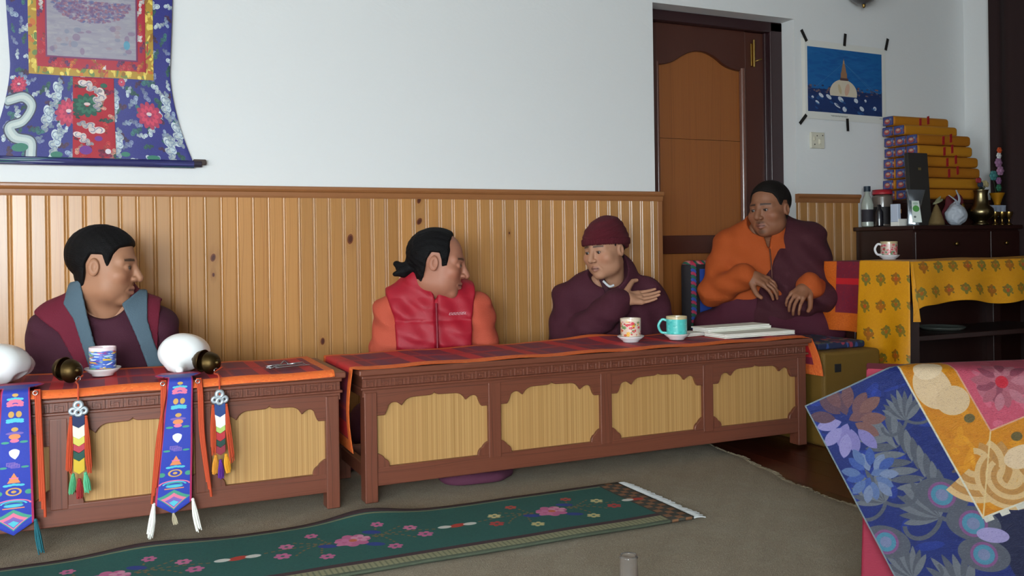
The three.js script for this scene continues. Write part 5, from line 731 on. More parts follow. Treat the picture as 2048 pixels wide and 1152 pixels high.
    rect(0.276, U, 0, 0.174, rgb(186, 74, 96)); for (let i = 0; i < 160; i++) blobs(x, [[X(rr(0.28, U)), X(rr(0, 0.17)), rr(8, 30), rr(4, 14), [rgb(206, 110, 130, 0.5), rgb(160, 62, 84, 0.5), rgb(196, 140, 150, 0.4)][i % 3], i]]); for (let i = 0; i < 6; i++) { const cx = X(0.335 + i * 0.12), cy = X(0.105); blobs(x, [[cx, cy, 66, 52, rgb(166, 92, 106)]]); peony(cx, cy, 60, [rgb(160, 84, 98), rgb(132, 60, 78), rgb(176, 108, 120)]); blobs(x, [[cx, cy, 16, 16, rgb(186, 30, 50)]]); }
    x.strokeStyle = rgb(206, 200, 180); x.lineWidth = 5; x.strokeRect(X(0.19), -20, w, X(0.307) + 20); x.lineWidth = 4; x.strokeStyle = rgb(214, 184, 130); x.beginPath(); x.moveTo(X(0.276), X(0.174)); x.lineTo(X(0.19), X(0.307)); x.stroke(); x.strokeStyle = rgb(206, 150, 120); x.strokeRect(X(0.276), -20, w, X(0.174) + 20);
    x.fillStyle = rgb(200, 196, 182); for (let i = 0; i < 40; i++) x.fillRect(X(0.19) + i * 44, X(0.307), 24, 14);
    for (let i = 0; i < 40000; i++) { x.fillStyle = rnd() < 0.5 ? rgb(10, 14, 40, 0.10) : rgb(235, 235, 245, 0.06); x.fillRect(rnd() * w, rnd() * h, rr(2, 5), 1.4); } x.fillStyle = rgb(120, 132, 140); x.fillRect(0, 0, w, 4); x.fillRect(0, 0, 4, h);
  });
  map.wrapS = map.wrapT = THREE.ClampToEdgeWrapping;
  const b = thing('brocade_cover', 'stiff floral brocade square with blue border, gold band and pink middle', 'brocade');
  const O = V(1.266, 0.423, 1.969), e1 = V(0.2501, -0.8849, 0.3929), e2 = V(0.6524, 0.4538, 0.6069);
  const f = (u, v) => {                                   // u along the upper edge, v downwards; what lies above the table edge is folded back over its top
    const p = O.clone().addScaledVector(e1, S * v).addScaledVector(e2, U * u), ex = p.y - L.y;
    if (ex > 0) { p.y = L.y + 0.006 * Math.min(1, ex / 0.02); p.addScaledVector(dB, ex); } else p.addScaledVector(dB, -0.010 * Math.min(1, -ex / 0.03));
    return p;
  };
  part(b, 'fabric', sheet((u, v) => f(u, 1 - v), 120, 80, 0.003), phys(0xc8c8c8, 0.6, { map, specularIntensity: 0.5, bumpMap: T.cloth, bumpScale: 0.002, sheen: 0.03, sheenRoughness: 0.4 }));
}
// ================================================================ seat of the man in orange
{
  const yel = std(0x6f5216, 0.7, { bumpMap: T.cloth, bumpScale: 0.001 });
  const t = thing('throne_seat', 'yellow cloth-covered raised seat box under the man in orange', 'seat');
  part(t, 'box', bb(2.15, 2.72, 0.0, 0.24, 0.03, 0.462, 0.015), yel);
  const mat = ctex(512, 256, (x, w, h) => { x.fillStyle = rgb(28, 36, 70); x.fillRect(0, 0, w, h); for (let i = 0; i < 120; i++) blobs(x, [[rnd() * w, rnd() * h, rr(8, 22), rr(5, 12), [rgb(150, 50, 70), rgb(46, 70, 130), rgb(36, 84, 64), rgb(120, 108, 80)][i % 4], i]]); }, [3, 3]);
  const c = thing('seat_cushion', 'flat patterned navy cushion on the yellow seat box', 'cushion'); part(c, 'pad', bb(2.155, 2.715, 0.2405, 0.295, 0.035, 0.455, 0.02), std(0xffffff, 0.85, { map: mat }));
  const y = thing('yellow_chest', 'yellow cloth-covered low box at the end of the long table', 'box'); part(y, 'box', bb(2.372, 2.655, 0.0, 0.345, 0.50, 0.86, 0.015), yel); part(y, 'dark_mark', rbox(0.03, 0.03, 0.003, 2.44, 0.285, 0.861, 0.001).rotateZ(0), M.black);
  const m2 = thing('small_mat', 'small dark patterned mat on the yellow low box', 'mat'); part(m2, 'pad', bb(2.40, 2.63, 0.3455, 0.372, 0.53, 0.81, 0.010), std(0xffffff, 0.85, { map: mat }));
  const rug = ctex(512, 256, (x, w, h) => { x.fillStyle = rgb(34, 66, 150); x.fillRect(0, 0, w, h); x.fillStyle = rgb(36, 30, 34); x.fillRect(0, 0, w, 40); x.fillRect(0, 0, 40, h); x.fillRect(w - 40, 0, 40, h); for (let i = 0; i < 60; i++) { blobs(x, [[20, i * 9, 10, 6, [rgb(176, 50, 84), rgb(40, 96, 76), rgb(52, 80, 160)][i % 3], 0.6], [w - 20, i * 9, 10, 6, [rgb(196, 60, 70), rgb(60, 90, 170), rgb(210, 120, 130)][i % 3], 0.6], [i * 9, 20, 10, 7, [rgb(196, 50, 74), rgb(40, 96, 76), rgb(200, 120, 120)][i % 3]]]); } for (let i = 0; i < 14; i++) lotus(x, 70 + (i % 7) * 62, 90 + Math.floor(i / 7) * 90, 26, rgb(170, 60, 90), rgb(60, 120, 100)); });
  const b = thing('back_cushion', 'tall blue patterned back cushion behind the man in orange', 'cushion', [2.735, 0.2965, 0.06]);
  part(b, 'pad', uvUnit(new RoundedBoxGeometry(0.80, 0.375, 0.07, 4, 0.03).translate(0, 0.1875, 0)), std(0xffffff, 0.85, { map: rug }));
  function uvUnit(g) { const p = g.attributes.position, uv = g.attributes.uv; for (let i = 0; i < p.count; i++) uv.setXY(i, p.getX(i) / 0.8 + 0.5, p.getY(i) / 0.4); return g; }
  const fm = thing('floor_mattress', 'thin maroon sitting mattress along the wall behind the low tables', 'mattress'); part(fm, 'pad', bb(-0.75, 2.0, 0.014, 0.05, 0.03, 0.44, 0.015), std(0x4a1a24, 0.85, { bumpMap: T.cloth, bumpScale: 0.001 }));
}
// ================================================================ people
// ---- head, in its own axes: y up, z forward, origin between ears and eyes
const cran = (x, y, z) => ellD(x, y, z, [0, 0.038, -0.010], [0.074, 0.082, 0.096]);
function headD(x, y, z, o) {
  const ax = Math.abs(x), fat = o.fat ?? 0;
  let d = smin(cran(x, y, z), ellD(x, y, z, [0, -0.03, 0.026], [0.063 + fat, 0.080, 0.064]), 0.03);
  d = smin(d, ellD(x, y, z, [0, -0.07, 0.018], [0.056 + fat * 1.4, 0.044, 0.054]), 0.025);
  d = smin(d, ellD(x, y, z, [0, -0.100, 0.060], [0.024, 0.018, 0.020]), 0.02);
  d = smin(d, ellD(ax, y, z, [0.042 + fat * 0.6, -0.028, 0.056], [0.024, 0.022, 0.024]), 0.018);
  d = smin(d, capD(ax, y, z, [0, 0.020, 0.083], [0.046, 0.016, 0.062], 0.012, 0.012), 0.014);
  d = smax(d, -ellD(ax, y, z, [0.031, 0.000, 0.098], [0.017, 0.010, 0.014]), 0.010);
  d = smin(d, ellD(ax, y, z, [0.031, -0.002, 0.075], [0.017, 0.011, 0.0125]), 0.006);
  d = smax(d, -ellD(ax, y, z, [0.031, -0.003, 0.089], [0.0125, 0.0030, 0.010]), 0.002);
  d = smin(d, capD(x, y, z, [0, 0.010, 0.086], [0, -0.032, 0.106], 0.0085, 0.0125), 0.010);
  d = smin(d, ellD(ax, y, z, [0.0125, -0.037, 0.094], [0.009, 0.008, 0.010]), 0.006);
  d = smin(d, capD(ax, y, z, [0, -0.064, 0.088], [0.022, -0.069, 0.076], 0.0065, 0.004), 0.005);
  d = smin(d, capD(ax, y, z, [0, -0.077, 0.086], [0.019, -0.073, 0.076], 0.0072, 0.004), 0.004);
  d = smax(d, -capD(ax, y, z, [0.0165, -0.044, 0.0955], [0.034, -0.074, 0.078], 0.0022, 0.0016), 0.007);
  const ear = smax(ellD(ax, y, z, [0.077, -0.006, -0.008], [0.009, 0.027, 0.017]), -ellD(ax, y, z, [0.087, -0.004, -0.003], [0.007, 0.016, 0.009]), 0.004);
  return smin(d, ear, 0.006);
}
function euler(e) { return new THREE.Matrix4().makeRotationFromEuler(new THREE.Euler(e[0], e[1], e[2], 'YXZ')); }
const skinMat = new THREE.MeshPhysicalMaterial({ color: 0xffffff, vertexColors: true, roughness: 0.58 });
function paint(g, col) { const p = g.attributes.position, c = new Float32Array(p.count * 3), v = V(0, 0, 0); for (let i = 0; i < p.count; i++) { v.fromBufferAttribute(p, i); const q = col(v); c[3 * i] = q[0]; c[3 * i + 1] = q[1]; c[3 * i + 2] = q[2]; } g.setAttribute('color', new THREE.BufferAttribute(c, 3)); return g; }
const mix = (a, b, t) => a.map((v, i) => v + (b[i] - v) * t);
const lin = h => { const c = new THREE.Color(h); return [c.r, c.g, c.b]; };
// head with neck, in the person's axes
function headGeo(o) {
  const s = o.scale ?? 1, R = euler(o.turn), e = R.elements, I = R.clone().invert().elements, c = o.at;
  const loc = (x, y, z) => { const a = (x - c[0]) / s, b = (y - c[1]) / s, d = (z - c[2]) / s; return [I[0] * a + I[4] * b + I[8] * d, I[1] * a + I[5] * b + I[9] * d, I[2] * a + I[6] * b + I[10] * d]; };
  const top = [c[0] + s * (e[4] * -0.06 + e[8] * -0.022), c[1] + s * (e[5] * -0.06 + e[9] * -0.022), c[2] + s * (e[6] * -0.06 + e[10] * -0.022)];
  const fn = (x, y, z) => { const [a, b, d] = loc(x, y, z); return smin(headD(a, b, d, o) * s, capD(x, y, z, top, o.neck, 0.052, 0.062), 0.02); };
  const lo = [0, 1, 2].map(k => Math.min(c[k] - 0.15, o.neck[k] - 0.08)), hi = [0, 1, 2].map(k => Math.max(c[k] + 0.15, o.neck[k] + 0.08));
  const g = nets(fn, lo, hi, 0.0031), skin = lin(o.skin), lip = lin(o.lip ?? 0x84504a), brow = lin(0x1c1412);
  paint(g, v => {
    const [x, y, z] = loc(v.x, v.y, v.z), ax = Math.abs(x); let q = skin;
    const l = Math.max(0, 1 - ((x / 0.024) ** 2 + ((y + 0.0705) / 0.0125) ** 2)); if (z > 0.06) q = mix(q, lip, Math.min(1, l * 2.5) * 0.55);
    const m = Math.abs(y + 0.0702) < 0.0022 && ax < 0.021 && z > 0.06 ? 0.7 : 0; q = mix(q, [0.05, 0.02, 0.02], m);
    const by = 0.0225 - 0.10 * Math.max(0, ax - 0.030) + 0.02 * Math.min(0, ax - 0.03), b = z > 0.03 && ax > 0.012 && ax < 0.052 ? Math.max(0, 1 - Math.abs(y - by) / (0.0052 - 0.06 * Math.max(0, ax - 0.03))) : 0; q = mix(q, brow, Math.min(1, b * 2.4) * (o.brow ?? 0.85)); const lash = z > 0.04 ? Math.max(0, 1 - ((ax - 0.031) / 0.016) ** 2 - ((y - 0.0025 + 6 * (ax - 0.031) ** 2) / 0.0024) ** 2) : 0; q = mix(q, brow, Math.min(1, lash * 1.6) * 0.75);
    if (o.stubble && z > 0.03) { const u = Math.max(0, 1 - ((x / 0.026) ** 2 + ((y + 0.055) / 0.008) ** 2)), ch = Math.max(0, 1 - ((x / 0.022) ** 2 + ((y + 0.096) / 0.014) ** 2)); q = mix(q, brow, Math.min(1, u * 1.6 + ch * 1.2) * o.stubble); }
    const ey = Math.max(0, 1 - ((ax - 0.031) / 0.014) ** 2 - ((y + 0.002) / 0.0042) ** 2); if (z > 0.04) q = mix(q, [0.03, 0.015, 0.012], Math.min(1, ey * 2) * 0.8);
    const wm = Math.max(0, 1 - ((ax - 0.045) ** 2 + (y + 0.03) ** 2) / 0.0009); if (z > 0.03) q = mix(q, [skin[0] * 1.08, skin[1] * 0.86, skin[2] * 0.82], wm * 0.5);
    return q;
  });
  const place = new THREE.Matrix4().makeTranslation(...c).multiply(R).multiply(new THREE.Matrix4().makeScale(s, s, s));
  return { g, loc, place, s };
}
function eyes(parent, h) {
  for (const sg of [-1, 1]) { const g = paint(new THREE.SphereGeometry(0.0112, 18, 14).translate(sg * 0.031, -0.003, 0.0765), v => { const r = Math.hypot(v.x - sg * 0.031, v.y + 0.003); return v.z > 0.0765 && r < 0.0062 ? [0.02, 0.012, 0.01] : [0.22, 0.18, 0.16]; }); g.applyMatrix4(h.place); part(parent, 'eye', g, new THREE.MeshPhysicalMaterial({ color: 0xffffff, vertexColors: true, roughness: 0.2, clearcoat: 0.6 })); }
}
const hairM = c => phys(c, 0.7, { bumpMap: T.fuzz, bumpScale: 0.002, specularIntensity: 0.35 });
// hair or cap: a shell round the skull kept inside a side-view outline (z, y)
function shellGeo(h, off, poly, extra, k = 0.006, cell = 0.0042, rough = 0) {
  const fn = (x, y, z) => { let d = Math.min(cran(x, y, z), ellD(x, y, z, [0, -0.01, 0.0], [0.068, 0.085, 0.075])) - off; if (rough) d += rough * Math.sin(210 * x + 90 * y) * Math.sin(190 * z + 60 * y); d = smax(d, polyD(z, y, poly), k); d = smax(d, -(cran(x, y, z) + 0.012), 0.002); return extra ? extra(d, x, y, z) : d; };
  return nets(fn, [-0.12, -0.16, -0.21], [0.12, 0.17, 0.14], cell).applyMatrix4(h.place);
}
// ---- a hand in its own axes: wrist at the origin, fingers along +x, palm facing -y, thumb on +z side (or -z)
function handGeo(o) {
  const sd = o.thumbSide ?? 1, F = [[0.030, 0.076, 0.0080, 1], [0.010, 0.084, 0.0084, 1], [-0.010, 0.079, 0.0080, 1], [-0.029, 0.064, 0.0070, 1]], bones = [];
  F.forEach(([z, len, r], i) => { const cu = o.curl[i], sp = (o.spread ?? 0.08) * (1.5 - i); let a = 0, p = [0.082 - Math.abs(i - 1) * 0.004, 0, sd * z]; [0.46, 0.31, 0.23].forEach((q, k) => { a += cu * [0.75, 1.0, 0.8][k]; const n = [p[0] + len * q * Math.cos(a) * Math.cos(sp), p[1] - len * q * Math.sin(a), p[2] + sd * len * q * Math.cos(a) * Math.sin(sp)]; bones.push([p, n, r * (1 - 0.10 * k), r * (1 - 0.10 * (k + 1)), i]); p = n; }); });
  const th = o.thumb ?? [0.5, 0.35]; const t0 = [0.020, -0.006, sd * 0.028], t1 = [0.050, -0.012 - 0.02 * th[1], sd * (0.040 + 0.024 * th[0])], t2 = [0.074, -0.014 - 0.034 * th[1], sd * (0.046 + 0.044 * th[0])], t3 = [0.094, -0.012 - 0.042 * th[1], sd * (0.046 + 0.050 * th[0])];
  const fn = (x, y, z) => {
    let d = capD(x, y, z, [0.028, 0, sd * 0.020], [0.076, 0, sd * 0.026], 0.0155, 0.0125); d = smin(d, capD(x, y, z, [0.028, 0, -sd * 0.014], [0.072, 0, -sd * 0.026], 0.0145, 0.0115), 0.016); d = smin(d, capD(x, y, z, [0.03, 0, 0], [0.078, 0, 0], 0.0155, 0.012), 0.014);
    d = smin(d, capD(x, y, z, [-0.025, 0, 0], [0.024, 0, 0], 0.024, 0.0225), 0.018);
    let f = 1e9; for (const [a, b, ra, rb] of bones) f = Math.min(f, capD(x, y, z, a, b, ra, rb)); d = smin(d, f, 0.006);
    let t = Math.min(capD(x, y, z, t0, t1, 0.0145, 0.0115), capD(x, y, z, t1, t2, 0.0115, 0.010), capD(x, y, z, t2, t3, 0.010, 0.0082)); return smin(d, t, 0.010);
  };
  const g = nets(fn, [-0.09, -0.09, -0.11], [0.19, 0.04, 0.11], 0.003); const skin = lin(o.skin), tips = bones.filter((_, i) => i % 3 === 2).map(b => b[1]).concat([t3]);
  paint(g, v => { let n = 1e9; for (const t of tips) n = Math.min(n, Math.hypot(v.x - t[0], v.y - t[1], v.z - t[2])); return n < 0.010 ? mix(skin, [skin[0] * 1.15, skin[1] * 1.05, skin[2] * 1.02], 0.5) : skin; });
  return g.applyMatrix4(o.matrix);
}
function frame(at, xdir, ydir, s = 1) {       // matrix with +x along xdir and +y as near ydir as can be
  const X = V(...xdir).normalize(), Y = V(...ydir), Z = X.clone().cross(Y).normalize(); Y.crossVectors(Z, X); const m = new THREE.Matrix4().makeBasis(X.multiplyScalar(s), Y.multiplyScalar(s), Z.multiplyScalar(s)); m.setPosition(...at); return m;
}
const mirrorX = p => [-p[0], p[1], p[2]];
// torso and limbs: joints in metres from the seat; fl = depth of the chest over its width
function torsoD(b, off = 0) {
  const fl = b.flat ?? 0.82; return (x, y, z) => {
    const zz = (z - (b.lean ?? 0) * y) / fl; const ax = Math.abs(x);
    let d = capD(ax, y, zz, [0, 0.10, 0], [0.07, 0.10, 0], 0.145 * b.w, 0.145 * b.w); d = smin(d, capD(ax, y, zz, [0, b.ys * 0.52, 0.012], [0.06, b.ys * 0.52, 0.012], 0.135 * b.w + (b.belly ?? 0), 0.13 * b.w + (b.belly ?? 0)), 0.06);
    d = smin(d, capD(ax, y, zz, [0, b.ys * 0.80, 0.0], [b.sw * 0.55, b.ys * 0.80, 0], 0.122 * b.w, 0.115 * b.w), 0.06); d = smin(d, capD(ax, y, zz, [0, b.ys, -0.012], [b.sw - 0.015, b.ys - 0.006, -0.012], 0.066, 0.060), 0.05);
    d = smin(d, capD(ax, y, zz, [0, b.ys + 0.075, -0.014], [b.sw * 0.7, b.ys + 0.018, -0.012], 0.056, 0.05), 0.04); return d * 0.9 - off;
  };
}
const armD = (A, off = 0, k = 1) => (x, y, z) => smin(capD(x, y, z, A.sh, A.el, 0.060 * k, 0.050 * k), capD(x, y, z, A.el, A.wr, 0.050 * k, (A.cuff ?? 0.038) * k), 0.02) - off;
const legsD = (x, y, z) => { const ax = Math.abs(x); let d = capD(ax, y, z, [0.09, 0.085, 0.03], [0.23, 0.085, 0.075], 0.075, 0.062); d = smin(d, capD(x, y, z, [0.23, 0.065, 0.075], [-0.06, 0.055, 0.085], 0.060, 0.045), 0.03); return smin(d, capD(x, y, z, [-0.23, 0.065, 0.075], [0.06, 0.055, 0.10], 0.060, 0.045), 0.03); };
const wrinkle = (x, y, z, a, f) => 1.6 * a * (Math.sin(f * (x * 0.9 + y * 1.3 + 0.5 * z)) * Math.sin(f * 0.6 * (y - x * 0.7 + z)) + 0.6 * perlin.noise(x * f * 0.35, y * f * 0.35, z * f * 0.35));
const fabric = (c, r = 0.85, o = {}) => phys(c, r, { bumpMap: T.fuzz, bumpScale: 0.0012, sheen: 0.08, sheenRoughness: 0.7, ...o });
function person(label, pos, turn) { return thing('person', label, 'person', pos, turn); }
// body under the clothes: one geometry with head and hands
function bodyGeo(b, arms, head, hands, skin) {
  const t = torsoD(b, -0.012), A = arms.map(a => armD(a, -0.008)), fn = (x, y, z) => { let d = t(x, y, z); for (const a of A) d = smin(d, a(x, y, z), 0.03); return smax(smin(d, legsD(x, y, z) + 0.012, 0.03), 0.012 - y, 0.01); };
  const g = paint(nets(fn, [-0.42, -0.02, -0.22], [0.42, b.ys + 0.16, 0.42], 0.012), () => lin(skin));
  const gs = [g, head.g, ...hands].map(q => { const o = q.toNonIndexed(); return o; }); return mergeGeometries(gs);
}
const robeD = (b, off) => { const t = torsoD(b, off); return (x, y, z) => smax(smin(t(x, y, z), legsD(x, y, z) - off, 0.05), Math.max(y - b.ys * 0.5, 0.003 - y), 0.012); };

// ---------------------------------------------------------------- man in the maroon vest with grey lining
{
  const P = person('man in maroon jumper and open vest with grey lining, in profile', [0.012, 0.05, 0.30], 0.0);
  const b = { sw: 0.142, ys: 0.468, w: 0.9, lean: 0.06 }, arms = [{ sh: [-0.148, 0.455, 0.02], el: [-0.180, 0.20, 0.03], wr: [-0.09, 0.17, 0.11] }, { sh: [0.148, 0.455, 0.02], el: [0.180, 0.20, 0.03], wr: [0.09, 0.17, 0.11] }];
  const skin = 0xa8775a, h = headGeo({ at: [0.0, 0.652, 0.055], turn: [0.05, 1.28, -0.06], scale: 0.98, neck: [0.0, 0.53, 0.012], skin, fat: 0.006, brow: 0.9 });
  const hands = arms.map((a, i) => handGeo({ skin, curl: [0.5, 0.5, 0.5, 0.5], thumbSide: i ? -1 : 1, matrix: frame(a.wr, [i ? -0.6 : 0.6, -0.1, 0.8], [0, 1, 0]) }));
  part(P, 'body', bodyGeo(b, arms, h, hands, skin), skinMat); eyes(P, h);
  const poly = [[0.082, 0.066], [0.108, 0.115], [0.02, 0.17], [-0.17, 0.15], [-0.17, -0.07], [-0.075, -0.098], [-0.040, -0.06], [-0.034, 0.006], [-0.018, 0.034], [0.014, 0.034], [0.025, -0.004], [0.034, -0.002], [0.043, 0.036], [0.056, 0.056]];
  part(P, 'hair', shellGeo(h, 0.011, poly, null, 0.010, 0.004, 0.0008), hairM(0x0d0b0c), 'short thick black hair');
  const t = torsoD(b, 0.006), A = arms.map(a => armD(a, 0.008)), neck = (x, y, z) => capD(x, y, z, [0, 0.50, 0.008], [0, 0.60, 0.03], 0.085, 0.075);
  part(P, 'jumper', nets((x, y, z) => { let d = t(x, y, z); for (const a of A) d = smin(d, a(x, y, z), 0.025); d += wrinkle(x, y, z, 0.003, 42); d = smax(d, -capD(x, y, z, [0, 0.57, 0.075], [0, 0.70, 0.06], 0.076, 0.1), 0.006); return smax(d, 0.02 - y, 0.01); }, [-0.32, 0, -0.2], [0.32, 0.62, 0.34], 0.0075), fabric(0x3e0e24));
  part(P, 'robe', nets(robeD(b, 0.016), [-0.4, -0.03, -0.22], [0.4, 0.3, 0.42], 0.011), fabric(0x4a1626));
  const tv = torsoD(b, 0.018), base = (x, y, z) => smin(tv(x, y, z), neck(x, y, z), 0.03);
  const open = [[-0.072, 0.70], [-0.055, 0.55], [-0.020, 0.36], [-0.02, 0.0], [0.16, 0.0], [0.135, 0.36], [0.085, 0.50], [0.062, 0.60], [0.06, 0.70]];
  const vest = (x, y, z) => { let d = Math.abs(base(x, y, z)) - 0.006; d = smax(d, -smax(polyD(x, y, open), -(z - 0.02), 0.01), 0.004); const ax = Math.abs(x); d = smax(d, -smax(Math.min(polyD(x, y, [[-0.35, 0.515], [-0.19, 0.515], [-0.125, 0.46], [-0.09, 0.39], [-0.07, 0.28], [-0.07, -0.1], [-0.35, -0.1]]), polyD(x, y, [[0.35, 0.54], [0.160, 0.54], [0.150, 0.46], [0.146, 0.40], [0.165, 0.3], [0.165, -0.1], [0.35, -0.1]])), -z - 0.06, 0.01), 0.006); d = smax(d, y - 0.605, 0.006); return smax(d, 0.05 - y, 0.01); };
  part(P, 'vest', nets(vest, [-0.26, 0.02, -0.22], [0.26, 0.64, 0.24], 0.0065), fabric(0x660e28));
  const lapel = pl => (x, y, z) => { let d = Math.abs(base(x, y, z) - 0.010) - 0.006; d = smax(d, polyD(x, y, pl), 0.004); return smax(d, 0.015 - z, 0.004); };
  const LA = [[-0.098, 0.605], [-0.112, 0.545], [-0.085, 0.50], [-0.045, 0.36], [-0.045, 0.2], [-0.012, 0.2], [-0.014, 0.37], [-0.045, 0.50], [-0.066, 0.615]], LB = [[0.122, 0.578], [0.118, 0.49], [0.135, 0.42], [0.165, 0.34], [0.165, 0.2], [0.118, 0.2], [0.118, 0.34], [0.085, 0.44], [0.046, 0.540], [0.098, 0.580]];
  for (const pl of [LA, LB]) part(P, 'lining', nets(lapel(pl), [-0.22, 0.1, -0.02], [0.22, 0.66, 0.24], 0.0055), fabric(0x4d616e), 'slate-grey fleece lining of the vest');
}
// ---------------------------------------------------------------- man in the red padded vest
{
  const P = person('man in red padded vest and coral sleeves, head turned away', [1.102, 0.05, 0.25], -0.26);
  const b = { sw: 0.140, ys: 0.478, w: 0.9, lean: 0.05 }, arms = [{ sh: [-0.148, 0.462, 0.015], el: [-0.178, 0.20, 0.04], wr: [-0.11, 0.15, 0.13] }, { sh: [0.146, 0.462, 0.015], el: [0.205, 0.20, 0.03], wr: [0.13, 0.15, 0.13] }];
  const skin = 0xa97058, h = headGeo({ at: [0.012, 0.636, 0.070], turn: [0.10, 1.40, -0.12], scale: 1.0, neck: [0.0, 0.52, 0.01], skin, brow: 0.8 });
  const hands = arms.map((a, i) => handGeo({ skin, curl: [0.5, 0.5, 0.5, 0.5], thumbSide: i ? -1 : 1, matrix: frame(a.wr, [i ? -0.5 : 0.5, -0.2, 0.8], [0, 1, 0]) }));
  part(P, 'body', bodyGeo(b, arms, h, hands, skin), skinMat); eyes(P, h);
  const poly = [[0.044, 0.100], [0.05, 0.16], [-0.17, 0.15], [-0.17, -0.06], [-0.09, -0.105], [-0.045, -0.075], [-0.034, 0.006], [-0.02, 0.034], [0.010, 0.034], [0.022, -0.012], [0.038, -0.008], [0.044, 0.040], [0.040, 0.075]];
  part(P, 'hair', shellGeo(h, 0.011, poly, (d, x, y, z) => { let q = smin(d, capD(x, y, z, [0, -0.015, -0.095], [0, -0.035, -0.118], 0.026, 0.024), 0.014); q = smin(q, capD(x, y, z, [0.0, -0.030, -0.118], [0.004, -0.012, -0.146], 0.022, 0.012), 0.010); q = smin(q, capD(x, y, z, [-0.012, -0.04, -0.118], [-0.02, -0.05, -0.145], 0.016, 0.009), 0.008); return q + 0.0014 * Math.sin(330 * x) * Math.sin(160 * y); }, 0.006, 0.004), hairM(0x0b0a0c), 'black hair combed back into a short bun');
  const A = arms.map(a => armD(a, 0.010, 1.03));
  const tj = torsoD(b, 0.0); part(P, 'jumper', nets((x, y, z) => smax(smin(smax(tj(x, y, z), y - 0.5, 0.01), Math.min(A[0](x, y, z), A[1](x, y, z)), 0.015) + wrinkle(x, y, z, 0.004, 45), 0.03 - y, 0.01), [-0.34, 0.0, -0.2], [0.36, 0.58, 0.3], 0.0075), fabric(0xbb4f38), 'coral orange long-sleeved jumper');
  part(P, 'robe', nets(robeD(b, 0.016), [-0.4, -0.03, -0.22], [0.4, 0.3, 0.42], 0.011), fabric(0x4a1626));
  const tv = torsoD(b, 0.016), neck = (x, y, z) => capD(x, y, z, [0, 0.50, 0.004], [0.0, 0.62, 0.022], 0.098, 0.092), base = (x, y, z) => smin(tv(x, y, z), neck(x, y, z), 0.035);
  const puff = y => { const q = Math.abs(Math.sin(Math.PI * (y - 0.045) / 0.098)); return 0.011 * Math.sqrt(q); };
  const vest = (x, y, z) => { let d = base(x, y, z) - (y < 0.52 ? puff(y) : 0.008) + wrinkle(x, y, z, 0.003, 60) + (z > 0.05 ? 0.008 * Math.exp(-((x / 0.006) ** 2)) : 0); d = smax(d, -(base(x, y, z) + 0.012), 0.003); const ax = Math.abs(x); d = smax(d, -smax(Math.min(polyD(x, y, [[-0.35, 0.66], [-0.178, 0.66], [-0.172, 0.53], [-0.146, 0.45], [-0.140, 0.36], [-0.145, 0.2], [-0.145, -0.1], [-0.35, -0.1]]), polyD(x, y, [[0.35, 0.66], [0.152, 0.66], [0.146, 0.53], [0.130, 0.45], [0.126, 0.36], [0.135, 0.2], [0.135, -0.1], [0.35, -0.1]])), -z - 0.07, 0.01), 0.008); d = smax(d, -smax(polyD(x, y, [[-0.055, 0.70], [0.0, 0.505], [0.055, 0.70]]), -z, 0.01), 0.006); d = smax(d, y - 0.612 + 0.25 * x + 0.2 * z, 0.01); d = smax(d, -capD(x, y, z, [0, 0.56, 0.012], [0, 0.75, 0.03], 0.082, 0.084), 0.004); return smax(d, 0.05 - y, 0.01); };
  part(P, 'padded_vest', nets(vest, [-0.26, 0.02, -0.22], [0.26, 0.68, 0.24], 0.006), fabric(0xa00a24, 0.6, { bumpMap: T.cloth, bumpScale: 0.0006, sheen: 0.1 }), 'bright red quilted sleeveless vest');
  part(P, 'collar_lining', nets((x, y, z) => { let d = Math.abs(neck(x, y, z) + 0.008) - 0.005; d = smax(d, 0.50 - y, 0.004); d = smax(d, y - 0.625 + 0.25 * x + 0.2 * z, 0.004); return smax(d, -smax(polyD(x, y, [[-0.06, 0.72], [0.0, 0.50], [0.06, 0.72]]), -z, 0.01), 0.004); }, [-0.14, 0.46, -0.14], [0.14, 0.69, 0.16], 0.005), fabric(0x1c2340, 0.85), 'navy collar lining');
  part(P, 'zip', tube([[0, 0.50, 0.130], [0, 0.40, 0.150], [0, 0.30, 0.155], [0, 0.15, 0.15]], 0.004, 20, 6), std(0x7c0c22, 0.5));
  const strokes = []; for (let i = 0; i < 11; i++) { const u = 0.046 + i * 0.0058, z = 0.131 - 5.2 * (u - 0.04) ** 2; strokes.push(rbox(0.0012, 0.009, 0.003, 0, 0, 0, 0.0004).rotateZ(i % 2 ? 0.35 : -0.35).translate(u, 0.462, z)); strokes.push(rbox(0.0026, 0.0012, 0.003, u + 0.002, i % 2 ? 0.466 : 0.458, z, 0.0004)); } part(P, 'embroidered_lettering', merge(strokes), std(0xe3c8cc, 0.7), 'small white chest lettering');
}
